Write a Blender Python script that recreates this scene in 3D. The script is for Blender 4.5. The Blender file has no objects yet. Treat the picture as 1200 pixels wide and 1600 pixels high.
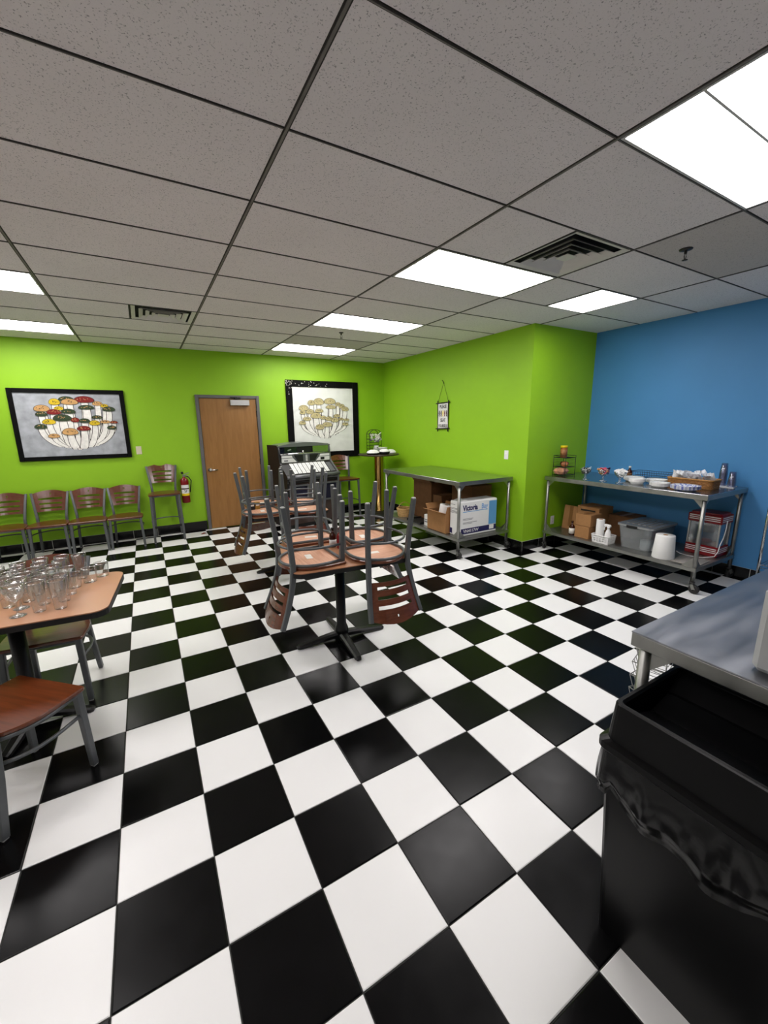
import bpy, bmesh, math, random
from math import sin, cos, pi, radians
from mathutils import Vector, Matrix
random.seed(7)
S = bpy.context.scene
COL = S.collection

# ------------------------------------------------------------------ camera, world, exposure
CAM = Vector((0.282, -1.152, 1.6854)); YAW, PIT, ROL = 0.52322, -0.21287, -0.01314
cd = bpy.data.cameras.new('camera'); cd.sensor_fit = 'HORIZONTAL'; cd.sensor_width = 36.0
cd.lens = 36.0 * 636.93 / 1200.0; cd.clip_start = 0.02; cd.clip_end = 60
co = bpy.data.objects.new('camera', cd); COL.objects.link(co)
_f = Vector((sin(YAW)*cos(PIT), cos(YAW)*cos(PIT), sin(PIT))); _r = Vector((cos(YAW), -sin(YAW), 0)); _u = _r.cross(_f)
_r2 = cos(ROL)*_r + sin(ROL)*_u; _u2 = -sin(ROL)*_r + cos(ROL)*_u
M = Matrix((( _r2.x, _u2.x, -_f.x, CAM.x), (_r2.y, _u2.y, -_f.y, CAM.y), (_r2.z, _u2.z, -_f.z, CAM.z), (0, 0, 0, 1)))
co.matrix_world = M
S.camera = co
w = bpy.data.worlds.new('world'); S.world = w; w.use_nodes = True
w.node_tree.nodes['Background'].inputs[0].default_value = (0.6, 0.65, 0.7, 1)
w.node_tree.nodes['Background'].inputs[1].default_value = 0.05
S.view_settings.view_transform = 'Standard'; S.view_settings.look = 'None'
S.cycles.transparent_max_bounces = 48; S.cycles.max_bounces = 16
S.view_settings.gamma = 1; S.view_settings.exposure = 0.0; S.view_settings.use_curve_mapping = False
LAMP = 14.8          # emission of the fluorescent diffusers

ZC = 2.833; FAR = 6.06; XG = 4.475; YC = 2.453; XB = 5.69; XL = -3.0; YB = -4.0
T = 0.3306

# ------------------------------------------------------------------ materials
MATS = {}
def s2l(c):
    return tuple((v/255/12.92 if v/255 <= 0.04045 else ((v/255+0.055)/1.055)**2.4) for v in c)
def mat(name, col, rough=0.5, metal=0.0, var=0.0, scale=8.0, bump=0.0, bscale=60.0, spec=0.5, stretch=None, coat=0.0, trans=0.0, ior=1.45, emit=0.0, alpha=1.0, rvar=0.0):
    """col: sRGB 0-255. Principled with noise-driven colour variation, roughness variation and bump."""
    if name in MATS: return MATS[name]
    m = bpy.data.materials.new(name); m.use_nodes = True; MATS[name] = m
    nt = m.node_tree; b = nt.nodes['Principled BSDF']
    c = s2l(col)
    b.inputs['Base Color'].default_value = (*c, 1)
    b.inputs['Roughness'].default_value = rough; b.inputs['Metallic'].default_value = metal
    b.inputs['Specular IOR Level'].default_value = spec; b.inputs['IOR'].default_value = ior
    b.inputs['Coat Weight'].default_value = coat; b.inputs['Transmission Weight'].default_value = trans
    b.inputs['Alpha'].default_value = alpha
    if emit:
        b.inputs['Emission Color'].default_value = (*c, 1); b.inputs['Emission Strength'].default_value = emit
    if var or bump or rvar:
        tc = nt.nodes.new('ShaderNodeTexCoord'); mp = nt.nodes.new('ShaderNodeMapping')
        nt.links.new(tc.outputs['Object'], mp.inputs[0])
        if stretch: mp.inputs['Scale'].default_value = stretch
    if var or rvar:
        n = nt.nodes.new('ShaderNodeTexNoise'); n.inputs['Scale'].default_value = scale; n.inputs['Detail'].default_value = 5
        nt.links.new(mp.outputs[0], n.inputs['Vector'])
    if var:
        r = nt.nodes.new('ShaderNodeValToRGB')
        r.color_ramp.elements[0].position = 0.3; r.color_ramp.elements[1].position = 0.7
        r.color_ramp.elements[0].color = (*[v*(1-var) for v in c], 1)
        r.color_ramp.elements[1].color = (*[min(1, v*(1+var)) for v in c], 1)
        nt.links.new(n.outputs['Fac'], r.inputs[0]); nt.links.new(r.outputs[0], b.inputs['Base Color'])
    if rvar:
        mr = nt.nodes.new('ShaderNodeMapRange'); mr.inputs[1].default_value = 0.3; mr.inputs[2].default_value = 0.7
        mr.inputs[3].default_value = max(0.02, rough-rvar); mr.inputs[4].default_value = min(1, rough+rvar)
        nt.links.new(n.outputs['Fac'], mr.inputs[0]); nt.links.new(mr.outputs[0], b.inputs['Roughness'])
    if bump:
        n2 = nt.nodes.new('ShaderNodeTexNoise'); n2.inputs['Scale'].default_value = bscale; n2.inputs['Detail'].default_value = 3
        nt.links.new(mp.outputs[0], n2.inputs['Vector'])
        bp = nt.nodes.new('ShaderNodeBump'); bp.inputs['Strength'].default_value = bump; bp.inputs['Distance'].default_value = 0.002
        nt.links.new(n2.outputs['Fac'], bp.inputs['Height']); nt.links.new(bp.outputs[0], b.inputs['Normal'])
    return m

def ceiling_mat(name, col):
    m = bpy.data.materials.new(name); m.use_nodes = True; nt = m.node_tree; b = nt.nodes['Principled BSDF']
    b.inputs['Roughness'].default_value = 0.95; b.inputs['Specular IOR Level'].default_value = 0.1
    g = nt.nodes.new('ShaderNodeNewGeometry')
    n = nt.nodes.new('ShaderNodeTexNoise'); n.inputs['Scale'].default_value = 150; n.inputs['Detail'].default_value = 2; n.inputs['Roughness'].default_value = 0.6
    nt.links.new(g.outputs['Position'], n.inputs['Vector'])
    r = nt.nodes.new('ShaderNodeValToRGB'); c = s2l(col)
    r.color_ramp.elements[0].position = 0.31; r.color_ramp.elements[0].color = (*[v*0.45 for v in c], 1)
    r.color_ramp.elements[1].position = 0.40; r.color_ramp.elements[1].color = (*c, 1)
    nt.links.new(n.outputs['Fac'], r.inputs[0])
    n3 = nt.nodes.new('ShaderNodeTexNoise'); n3.inputs['Scale'].default_value = 1.3
    nt.links.new(g.outputs['Position'], n3.inputs['Vector'])
    mx = nt.nodes.new('ShaderNodeMixRGB'); mx.blend_type = 'MULTIPLY'; mx.inputs[0].default_value = 0.12
    nt.links.new(r.outputs[0], mx.inputs[1]); nt.links.new(n3.outputs['Fac'], mx.inputs[2])
    nt.links.new(mx.outputs[0], b.inputs['Base Color'])
    bp = nt.nodes.new('ShaderNodeBump'); bp.inputs['Strength'].default_value = 0.5; bp.inputs['Distance'].default_value = 0.003
    nt.links.new(n.outputs['Fac'], bp.inputs['Height']); nt.links.new(bp.outputs[0], b.inputs['Normal'])
    return m

def wood_mat(name, c1, c2, rough, axis='Z', scale=5.0, coat=0.0, stretch=14.0):
    if name in MATS: return MATS[name]
    m = bpy.data.materials.new(name); m.use_nodes = True; MATS[name] = m; nt = m.node_tree; b = nt.nodes['Principled BSDF']
    b.inputs['Roughness'].default_value = rough; b.inputs['Coat Weight'].default_value = coat; b.inputs['Coat Roughness'].default_value = 0.15
    tc = nt.nodes.new('ShaderNodeTexCoord'); mp = nt.nodes.new('ShaderNodeMapping'); nt.links.new(tc.outputs['Object'], mp.inputs[0])
    sc = [stretch, stretch, stretch]; sc['XYZ'.index(axis)] = 1.0; mp.inputs['Scale'].default_value = sc
    n = nt.nodes.new('ShaderNodeTexNoise'); n.inputs['Scale'].default_value = scale; n.inputs['Detail'].default_value = 6; n.inputs['Distortion'].default_value = 0.6
    nt.links.new(mp.outputs[0], n.inputs['Vector'])
    r = nt.nodes.new('ShaderNodeValToRGB'); r.color_ramp.elements[0].position = 0.3; r.color_ramp.elements[1].position = 0.72
    r.color_ramp.elements[0].color = (*s2l(c1), 1); r.color_ramp.elements[1].color = (*s2l(c2), 1)
    nt.links.new(n.outputs['Fac'], r.inputs[0]); nt.links.new(r.outputs[0], b.inputs['Base Color'])
    return m

m_green = mat('wall_green_paint', (143, 194, 28), 0.55, var=0.03, scale=2, bump=0.15, bscale=180)
m_blue = mat('wall_blue_paint', (76, 144, 202), 0.55, var=0.03, scale=2, bump=0.15, bscale=180)
m_grey_wall = mat('wall_plain_paint', (205, 205, 200), 0.6, var=0.03, scale=2, bump=0.15, bscale=180)
m_ceil = ceiling_mat('ceiling_tile_mineral_fibre', (238, 230, 230))
m_ceil2 = ceiling_mat('ceiling_tile_aged', (204, 196, 192))
m_tee = mat('tee_painted_steel', (112, 106, 102), 0.6, var=0.15, scale=20)
m_teegap = mat('tee_gap_dark', (48, 45, 42), 0.8)  # dark grey strips filling the gaps beside the tees, also the ceiling backing
m_white_tile = mat('floor_tile_white', (238, 238, 237), 0.27, bump=0.02, bscale=160, spec=0.35)
m_black_tile = mat('floor_tile_black', (7, 7, 8), 0.25, var=0.2, scale=12, bump=0.05, bscale=90, rvar=0.02, spec=0.18)
m_grout = mat('floor_grout', (52, 52, 50), 0.9, var=0.2, scale=30)
m_base_tile = mat('baseboard_tile_black', (10, 10, 11), 0.22, var=0.2)
m_base_grout = mat('baseboard_grout', (190, 190, 186), 0.9, var=0.1)
m_metal_grey = mat('chair_metal_powder_coat', (94, 97, 99), 0.42, metal=0.35, var=0.06, scale=30, bump=0.05, bscale=300)
m_cap = mat('leg_glide_plastic', (190, 190, 188), 0.5, var=0.1)
m_seat_top = wood_mat('seat_wood_stained', (84, 40, 17), (112, 54, 24), 0.28, 'X', coat=0.4)
m_seat_under = wood_mat('seat_wood_underside', (186, 132, 104), (214, 166, 136), 0.6, 'X')
m_back_wood = wood_mat('backrest_wood_stained', (84, 42, 25), (106, 57, 36), 0.26, 'X', coat=0.5)
m_label = mat('paper_sticker', (226, 222, 212), 0.7, var=0.08, scale=40)
m_laminate = mat('tabletop_laminate', (176, 125, 92), 0.30, var=0.012, scale=3)
m_edge_black = mat('edge_moulding_black', (16, 16, 16), 0.45, var=0.1)
m_iron = mat('table_base_black_iron', (14, 14, 15), 0.4, var=0.2, bump=0.1, bscale=150)
m_steel = mat('stainless_steel', (172, 174, 176), 0.24, metal=1.0, var=0.03, scale=4, stretch=(6, 1, 6), rvar=0.03)
m_steel_dull = mat('galvanised_steel', (158, 158, 154), 0.42, metal=1.0, var=0.12, scale=12, rvar=0.1)
m_steel_worn = mat('stainless_steel_worn', (150, 152, 157), 0.34, metal=1.0, var=0.07, scale=3, stretch=(1, 5, 5), rvar=0.06)
m_wheel = mat('caster_rubber', (34, 33, 32), 0.6, var=0.2)
m_chrome = mat('chrome', (215, 215, 215), 0.12, metal=1.0, var=0.04)
m_black_plastic = mat('bin_black_plastic', (7, 7, 8), 0.32, var=0.15, bump=0.06, bscale=250, spec=0.22)
m_liner = mat('bin_liner_film', (6, 6, 7), 0.2, var=0.2, scale=10, bump=0.35, bscale=26, spec=0.4)
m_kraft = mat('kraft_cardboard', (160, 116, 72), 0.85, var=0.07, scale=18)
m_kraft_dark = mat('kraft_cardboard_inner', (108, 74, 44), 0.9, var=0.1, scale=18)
m_tape = mat('brown_parcel_tape', (128, 88, 50), 0.35, var=0.05)
m_white_card = mat('white_printed_carton', (232, 232, 230), 0.5, var=0.02)
m_white_plastic = mat('white_plastic', (236, 236, 234), 0.35, var=0.02)
m_paper = mat('white_paper', (238, 238, 236), 0.85, var=0.03, bump=0.2, bscale=120)
m_ink_navy = mat('print_navy', (30, 28, 84), 0.5, var=0.03)
m_ink_blue = mat('print_sky_blue', (96, 158, 208), 0.5, var=0.03)
m_ink_pale = mat('print_pale_blue', (126, 170, 218), 0.5, var=0.03)
m_ink_black = mat('print_black', (22, 22, 24), 0.5, var=0.05)
m_ink_grey = mat('print_grey', (120, 120, 124), 0.5, var=0.05)
m_door = wood_mat('door_oak_veneer', (142, 99, 50), (158, 113, 61), 0.38, 'Z', scale=3.0, stretch=9)
m_frame_grey = mat('door_frame_paint', (98, 97, 98), 0.45, var=0.04)
m_alu = mat('brushed_aluminium', (190, 190, 188), 0.35, metal=0.9, var=0.05)
m_black_frame = mat('picture_frame_black', (9, 9, 9), 0.6, var=0.25, scale=30, bump=0.2, bscale=120, spec=0.12)
def thin_mat(name, tint, col, body, rough=0.03, refl=1.0):
    """thin-walled clear material: transparent body plus fresnel reflection and a share of diffuse haze"""
    m = bpy.data.materials.new(name); m.use_nodes = True; MATS[name] = m; nt = m.node_tree
    b = nt.nodes['Principled BSDF']; out = nt.nodes['Material Output']
    b.inputs['Base Color'].default_value = (*s2l(col), 1); b.inputs['Roughness'].default_value = 0.4
    tr = nt.nodes.new('ShaderNodeBsdfTransparent'); tr.inputs[0].default_value = (*s2l(tint), 1)
    gl = nt.nodes.new('ShaderNodeBsdfGlossy'); gl.inputs['Roughness'].default_value = rough
    n = nt.nodes.new('ShaderNodeTexNoise'); n.inputs['Scale'].default_value = 40
    bp = nt.nodes.new('ShaderNodeBump'); bp.inputs['Strength'].default_value = 0.12; bp.inputs['Distance'].default_value = 0.002
    nt.links.new(n.outputs['Fac'], bp.inputs['Height']); nt.links.new(bp.outputs[0], gl.inputs['Normal'])
    lw = nt.nodes.new('ShaderNodeLayerWeight'); lw.inputs['Blend'].default_value = 0.5
    pw = nt.nodes.new('ShaderNodeMath'); pw.operation = 'POWER'; pw.inputs[1].default_value = 4.0; nt.links.new(lw.outputs['Facing'], pw.inputs[0])
    fr = nt.nodes.new('ShaderNodeMath'); fr.operation = 'MULTIPLY_ADD'; fr.inputs[1].default_value = 0.9; fr.inputs[2].default_value = 0.07; nt.links.new(pw.outputs[0], fr.inputs[0])
    mul = nt.nodes.new('ShaderNodeMath'); mul.operation = 'MULTIPLY'; mul.inputs[1].default_value = refl; mul.use_clamp = True
    m1 = nt.nodes.new('ShaderNodeMixShader'); m2 = nt.nodes.new('ShaderNodeMixShader'); m1.inputs[0].default_value = body
    nt.links.new(fr.outputs[0], mul.inputs[0]); nt.links.new(tr.outputs[0], m1.inputs[1]); nt.links.new(b.outputs[0], m1.inputs[2])
    nt.links.new(mul.outputs[0], m2.inputs[0]); nt.links.new(m1.outputs[0], m2.inputs[1]); nt.links.new(gl.outputs[0], m2.inputs[2])
    nt.links.new(m2.outputs[0], out.inputs['Surface'])
    return m
m_glass = thin_mat('clear_glass', (246, 248, 248), (235, 238, 238), 0.035, 0.03, 2.4)
m_red = mat('red_enamel', (122, 8, 18), 0.28, var=0.05)
m_yellow = mat('yellow_plastic', (236, 206, 24), 0.4, var=0.04)
m_brass = mat('polished_brass', (196, 158, 96), 0.2, metal=1.0, var=0.03, scale=4)
m_wire_black = mat('black_wire', (16, 16, 16), 0.4, var=0.1)
m_wicker = mat('wicker', (150, 104, 56), 0.7, var=0.25, scale=60)
m_amber = mat('amber_bottle', (58, 22, 10), 0.1, var=0.1)
m_diff = mat('light_diffuser', (255, 250, 250), 0.5, emit=LAMP)
m_foil = mat('snack_wrapper', (196, 140, 112), 0.3, var=0.55, scale=22)

# ------------------------------------------------------------------ mesh helpers
class MB:
    def __init__(s): s.v = []; s.f = []; s.mi = []; s.mats = []; s.sm = []
    def _m(s, m):
        if m not in s.mats: s.mats.append(m)
        return s.mats.index(m)
    def add(s, vs, fs, m, smooth=False):
        o = len(s.v); s.v += [tuple(v) for v in vs]; k = s._m(m)
        for f in fs: s.f.append([i+o for i in f]); s.mi.append(k); s.sm.append(smooth)
        return s
    def box(s, c, d, m, rz=0.0, ch=0.0, R=None):
        hx, hy, hz = d[0]/2, d[1]/2, d[2]/2
        RR = R if R is not None else Matrix.Rotation(rz, 3, 'Z')
        cc = Vector(c)
        if ch <= 0:
            vs = [cc + RR @ Vector((x*hx, y*hy, z*hz)) for z in (-1, 1) for y in (-1, 1) for x in (-1, 1)]
            return s.add(vs, [(0,2,3,1), (4,5,7,6), (0,1,5,4), (2,6,7,3), (0,4,6,2), (1,3,7,5)], m)
        ch = min(ch, hx*0.98, hy*0.98, hz*0.98)
        vs = []; idx = {}
        for sx in (-1, 1):
            for sy in (-1, 1):
                for sz in (-1, 1):
                    for a in range(3):
                        p = [sx*(hx-ch), sy*(hy-ch), sz*(hz-ch)]
                        p[a] = (sx*hx, sy*hy, sz*hz)[a]
                        idx[(sx, sy, sz, a)] = len(vs); vs.append(cc + RR @ Vector(p))
        fs = []
        for a in range(3):
            b, c2 = (a+1) % 3, (a+2) % 3
            for sg in (-1, 1):
                q = []
                for (sb, sc) in ((-1,-1), (1,-1), (1,1), (-1,1)):
                    k = [0,0,0]; k[a] = sg; k[b] = sb; k[c2] = sc; q.append(idx[(k[0],k[1],k[2],a)])
                fs.append(q if sg > 0 else q[::-1])
            for sb in (-1, 1):
                for sc in (-1, 1):
                    k0 = [0,0,0]; k0[b] = sb; k0[c2] = sc
                    lo = k0[:]; lo[a] = -1; hi = k0[:]; hi[a] = 1
                    q = [idx[(*lo, b)], idx[(*hi, b)], idx[(*hi, c2)], idx[(*lo, c2)]]
                    fs.append(q if sb*sc < 0 else q[::-1])
        for sx in (-1, 1):
            for sy in (-1, 1):
                for sz in (-1, 1):
                    q = [idx[(sx,sy,sz,0)], idx[(sx,sy,sz,1)], idx[(sx,sy,sz,2)]]
                    fs.append(q if sx*sy*sz > 0 else q[::-1])
        return s.add(vs, fs, m)
    def sweep(s, path, prof, m, closed=False, up=(0, 0, 1), scale=None, smooth=False, cap=True):
        P = [Vector(p) for p in path]; n = len(P); k = len(prof); vs = []
        upv = Vector(up)
        for i, p in enumerate(P):
            if closed: t = (P[(i+1) % n] - P[i-1])
            else: t = P[min(i+1, n-1)] - P[max(i-1, 0)]
            t.normalize()
            u = upv - t*upv.dot(t)
            if u.length < 1e-3:
                u = Vector((0, 1, 0)) - t*t.y
            u.normalize(); r = t.cross(u)
            sc = scale[i] if scale else 1.0
            for (a, b) in prof: vs.append(p + r*a*sc + u*b*sc)
        fs = []
        for i in range(n if closed else n-1):
            j = (i+1) % n
            for q in range(k):
                q2 = (q+1) % k
                fs.append((i*k+q, i*k+q2, j*k+q2, j*k+q))
        if not closed and cap:
            fs.append(tuple(range(k))[::-1]); fs.append(tuple((n-1)*k+q for q in range(k)))
        return s.add(vs, fs, m, smooth)
    def tube(s, path, r, m, n=8, closed=False, scale=None, up=(0, 0, 1)):
        return s.sweep(path, [(r*cos(2*pi*i/n), r*sin(2*pi*i/n)) for i in range(n)], m, closed, up, scale, True)
    def sq(s, path, a, b, m, up=(0, 1, 0), c=0.004, scale=None):
        x, y = a/2, b/2
        pr = [(x-c, -y), (x, -y+c), (x, y-c), (x-c, y), (-x+c, y), (-x, y-c), (-x, -y+c), (-x+c, -y)]
        return s.sweep(path, pr, m, False, up, scale)
    def lathe(s, prof, m, n=16, c=(0, 0, 0), smooth=True, R=None, sx=1.0, sy=1.0):
        c = Vector(c); vs = []; fs = []; k = len(prof)
        for i in range(n):
            a = 2*pi*i/n
            for (r, z) in prof:
                v = Vector((r*cos(a)*sx, r*sin(a)*sy, z))
                vs.append(c + (R @ v if R is not None else v))
        for i in range(n):
            j = (i+1) % n
            for q in range(k-1):
                if prof[q][0] < 1e-6 and prof[q+1][0] < 1e-6: continue
                if prof[q][0] < 1e-6: fs.append((i*k+q, j*k+q+1, i*k+q+1))
                elif prof[q+1][0] < 1e-6: fs.append((i*k+q, j*k+q, i*k+q+1))
                else: fs.append((i*k+q, j*k+q, j*k+q+1, i*k+q+1))
        return s.add(vs, fs, m, smooth)
    def prism(s, poly, h0, h1, m, fn=None):
        """poly (a,b) CCW extruded along c from h0 to h1; fn maps (a,b,c) to 3D"""
        fn = fn or (lambda a, b, c: (a, b, c)); k = len(poly)
        vs = [fn(a, b, h0) for a, b in poly] + [fn(a, b, h1) for a, b in poly]
        fs = [tuple(range(k))[::-1], tuple(range(k, 2*k))] + [(i, (i+1) % k, k+(i+1) % k, k+i) for i in range(k)]
        return s.add(vs, fs, m)
    def sheet(s, us, vs_, pos, th, m, mask=None, nrm=None, m2=None):
        """thick sheet over a u,v grid; mask(i,j) False leaves a hole"""
        nu, nv = len(us), len(vs_); P = [[Vector(pos(u, v)) for v in vs_] for u in us]
        def N(i, j):
            if nrm: return Vector(nrm)
            a = P[min(i+1, nu-1)][j] - P[max(i-1, 0)][j]; b = P[i][min(j+1, nv-1)] - P[i][max(j-1, 0)]
            q = a.cross(b); q.normalize(); return q
        A = [P[i][j] + N(i, j)*th/2 for i in range(nu) for j in range(nv)]
        B = [P[i][j] - N(i, j)*th/2 for i in range(nu) for j in range(nv)]
        ok = lambda i, j: 0 <= i < nu-1 and 0 <= j < nv-1 and (mask is None or mask(i, j))
        ft, fb, fe = [], [], []; o = nu*nv; I = lambda i, j: i*nv+j
        for i in range(nu-1):
            for j in range(nv-1):
                if not ok(i, j): continue
                ft.append((I(i,j), I(i+1,j), I(i+1,j+1), I(i,j+1)))
                fb.append((o+I(i,j), o+I(i,j+1), o+I(i+1,j+1), o+I(i+1,j)))
                if not ok(i, j-1): fe.append((I(i,j), o+I(i,j), o+I(i+1,j), I(i+1,j)))
                if not ok(i, j+1): fe.append((I(i,j+1), I(i+1,j+1), o+I(i+1,j+1), o+I(i,j+1)))
                if not ok(i-1, j): fe.append((I(i,j), I(i,j+1), o+I(i,j+1), o+I(i,j)))
                if not ok(i+1, j): fe.append((I(i+1,j), o+I(i+1,j), o+I(i+1,j+1), I(i+1,j+1)))
        return s.add(A+B, ft+fb+fe, m)
    def build(s, name, parent=None, loc=(0, 0, 0), rot=(0, 0, 0)):
        me = bpy.data.meshes.new(name); me.from_pydata(s.v, [], s.f)
        for m in s.mats: me.materials.append(m)
        me.polygons.foreach_set('material_index', s.mi); me.polygons.foreach_set('use_smooth', s.sm); me.update()
        o = bpy.data.objects.new(name, me); COL.objects.link(o)
        o.location = loc; o.rotation_euler = rot
        if parent: o.parent = parent
        return o
def tag(o, label=None, cat=None, group=None, kind=None):
    if label: o['label'] = label
    if cat: o['category'] = cat
    if group: o['group'] = group
    if kind: o['kind'] = kind
    return o
def thing(name, loc, rz, label, cat, group=None, rot=None):
    o = bpy.data.objects.new(name, None); COL.objects.link(o); o.empty_display_size = 0.05
    o.location = loc; o.rotation_euler = rot or (0, 0, rz)
    return tag(o, label, cat, group)
KIDS = {}
def kids(o): return [c for c in bpy.data.objects if c.parent == o]
def dup(root, loc, rot, label, group=None):
    def rec(o, par):
        c = o.copy(); COL.objects.link(c); c.parent = par
        for ch in kids(o): rec(ch, c)
        return c
    r = rec(root, None); r.location = loc; r.rotation_euler = rot
    r['label'] = label
    if group: r['group'] = group
    return r
def text_mesh(body, size, m, name, parent, loc, rot, ext=0.0004, bold=0.0, sx=1.0, align='LEFT'):
    cu = bpy.data.curves.new(name, 'FONT'); cu.body = body; cu.size = size; cu.extrude = ext; cu.offset = bold; cu.align_x = align; cu.resolution_u = 2
    t = bpy.data.objects.new(name, cu); COL.objects.link(t)
    dg = bpy.context.evaluated_depsgraph_get(); me = bpy.data.meshes.new_from_object(t.evaluated_get(dg))
    bpy.data.objects.remove(t); me.materials.clear(); me.materials.append(m)
    o = bpy.data.objects.new(name, me); COL.objects.link(o); o.parent = parent; o.location = loc; o.rotation_euler = rot; o.scale = (sx, 1, 1)
    return o
def arc(cx, cy, rx, ry, a0, a1, n): return [(cx+rx*cos(a0+(a1-a0)*i/n), cy+ry*sin(a0+(a1-a0)*i/n)) for i in range(n+1)]
def rrect(hx, hy, r, n=5):
    return arc(hx-r, hy-r, r, r, 0, pi/2, n) + arc(-hx+r, hy-r, r, r, pi/2, pi, n) + arc(-hx+r, -hy+r, r, r, pi, 1.5*pi, n) + arc(hx-r, -hy+r, r, r, 1.5*pi, 2*pi, n)
def inset(poly, d):
    return [(a*(1-d/max(1e-6, math.hypot(a, b))), b*(1-d/max(1e-6, math.hypot(a, b)))) for a, b in poly]

# ------------------------------------------------------------------ the room shell
fl = MB().box((( XL+XB)/2, (YB+FAR)/2, -0.062), (XB-XL+0.2, FAR-YB+0.2, 0.116), m_grout).build('floor'); tag(fl, kind='structure')
def struct(name, mb): return tag(mb.build(name), kind='structure')
HW = ZC+0.12
struct('wall_far', MB().box(((XL+XG)/2, FAR+0.06, HW/2), (XG-XL, 0.12, HW), m_green))
struct('wall_alcove', MB().box(((XG+XB+0.12)/2, (YC+FAR+0.12)/2, HW/2), (XB+0.12-XG, FAR+0.12-YC, HW), m_green))
struct('wall_right', MB().box((XB+0.06, (YB+YC)/2, HW/2), (0.12, YC-YB, HW), m_blue))
struct('wall_left', MB().box((XL-0.06, (YB+FAR)/2, HW/2), (0.12, FAR-YB+0.24, HW), m_grey_wall))
struct('wall_back', MB().box(((XL+XB)/2, YB-0.06, HW/2), (XB-XL+0.24, 0.12, HW), m_grey_wall))

# floor tiles: the 300 that show largest are parts, the rest one part
def cam_uv(x, y, z):
    d = Vector((x, y, z)) - CAM; dz = d.dot(_f)
    if dz < 0.05: return None
    return 600+636.93*d.dot(_r2)/dz, 800-636.93*d.dot(_u2)/dz, dz
g = 0.0022
def tile_mb(m):
    b = 0.003; h = T/2-g
    v = [(x*h, y*h, -0.006) for x, y in ((-1,-1),(1,-1),(1,1),(-1,1))] + [(x*h, y*h, -0.0018) for x, y in ((-1,-1),(1,-1),(1,1),(-1,1))] + [(x*(h-b), y*(h-b), 0) for x, y in ((-1,-1),(1,-1),(1,1),(-1,1))]
    f = [(i, (i+1) % 4, 4+(i+1) % 4, 4+i) for i in range(4)] + [(4+i, 4+(i+1) % 4, 8+(i+1) % 4, 8+i) for i in range(4)] + [(8, 9, 10, 11)]
    return v, f
tv, tf = tile_mb(None)
cells = []
for i in range(-10, 18):
    for j in range(-13, 19):
        x0, x1, y0, y1 = max(i*T, XL), min((i+1)*T, XB), max(j*T, YB), min((j+1)*T, FAR)
        if x1-x0 < 0.02 or y1-y0 < 0.02: continue
        if x0 > XG-0.01 and y0 > YC-0.01: continue
        x1c = x1 if not (y0 > YC-0.2 and x0 < XG < x1 and y0 >= YC-0.05) else XG
        a = cam_uv((x0+x1)/2, (y0+y1)/2, 0); area = -1
        if a and -60 < a[0] < 1260 and a[1] < 1720:
            area = 1/a[2]**3
        cells.append((area, i, j, x0, x1c, y0, y1))
cells.sort(reverse=True)
proto = {}
rest = MB()
for n, (area, i, j, x0, x1, y0, y1) in enumerate(cells):
    m = m_black_tile if (i+j) % 2 == 0 else m_white_tile
    full = abs(x1-x0-T) < 1e-4 and abs(y1-y0-T) < 1e-4
    if n < 300 and area > 0 and full:
        if m.name not in proto: proto[m.name] = MB().add(tv, tf, m).build('tile', fl, ((x0+x1)/2, (y0+y1)/2, 0))
        else:
            o = proto[m.name].copy(); COL.objects.link(o); o.location = ((x0+x1)/2, (y0+y1)/2, 0)
            o.rotation_euler = (0, 0, random.choice((0, pi/2, pi)))
    else:
        kx, ky = (x1-x0)/T, (y1-y0)/T
        rest.add([(v[0]*kx+(x0+x1)/2, v[1]*ky+(y0+y1)/2, v[2]) for v in tv], tf, m)
tag(rest.build('distant_tiles', fl), kind='stuff')

# baseboards of black tile
def baseboard(name, p0, p1, nrm, skip=()):
    p0, p1, nrm = Vector(p0), Vector(p1), Vector(nrm); L = (p1-p0).length; d = (p1-p0)/L; h = 0.128
    rz = math.atan2(d.y, d.x)
    back = MB().box((p0+p1)/2 + nrm*0.003 + Vector((0, 0, h/2)), (L, 0.006, h), m_base_grout, rz).build(name); tag(back, kind='structure')
    x = 0; pr = None
    while x < L-0.01:
        wd = min(T, L-x)
        if not any(a < x+wd/2 < b for a, b in skip):
            c = p0 + d*(x+wd/2) + nrm*0.0075 + Vector((0, 0, h/2))
            MB().box((0, 0, 0), (wd-0.007, 0.009, h-0.002), m_base_tile, ch=0.002).build('baseboard_tile', back, c, (0, 0, rz))
        x += T
    return back
baseboard('baseboard_far_left', (XL, FAR, 0), (0.66, FAR, 0), (0, -1, 0))
b2 = MB().box((0.85, FAR-0.012, 0.075), (0.36, 0.024, 0.15), m_edge_black, ch=0.004).build('baseboard_far_middle'); tag(b2, kind='structure')
baseboard('baseboard_far_right', (2.03, FAR, 0), (XG, FAR, 0), (0, -1, 0))
baseboard('baseboard_right', (XG, FAR-0.02, 0), (XG, YC-0.012, 0), (-1, 0, 0))
baseboard('baseboard_alcove', (XG-0.012, YC, 0), (XB, YC, 0), (0, -1, 0))
baseboard('baseboard_blue', (XB, YC-0.02, 0), (XB, YB, 0), (-1, 0, 0))
trim = MB()
trim.box(((XL+0.66)/2, FAR-0.03, 0.002), (0.66-XL, 0.03, 0.003), m_base_grout)
tag(trim.build('trim_1'), kind='structure')

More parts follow.
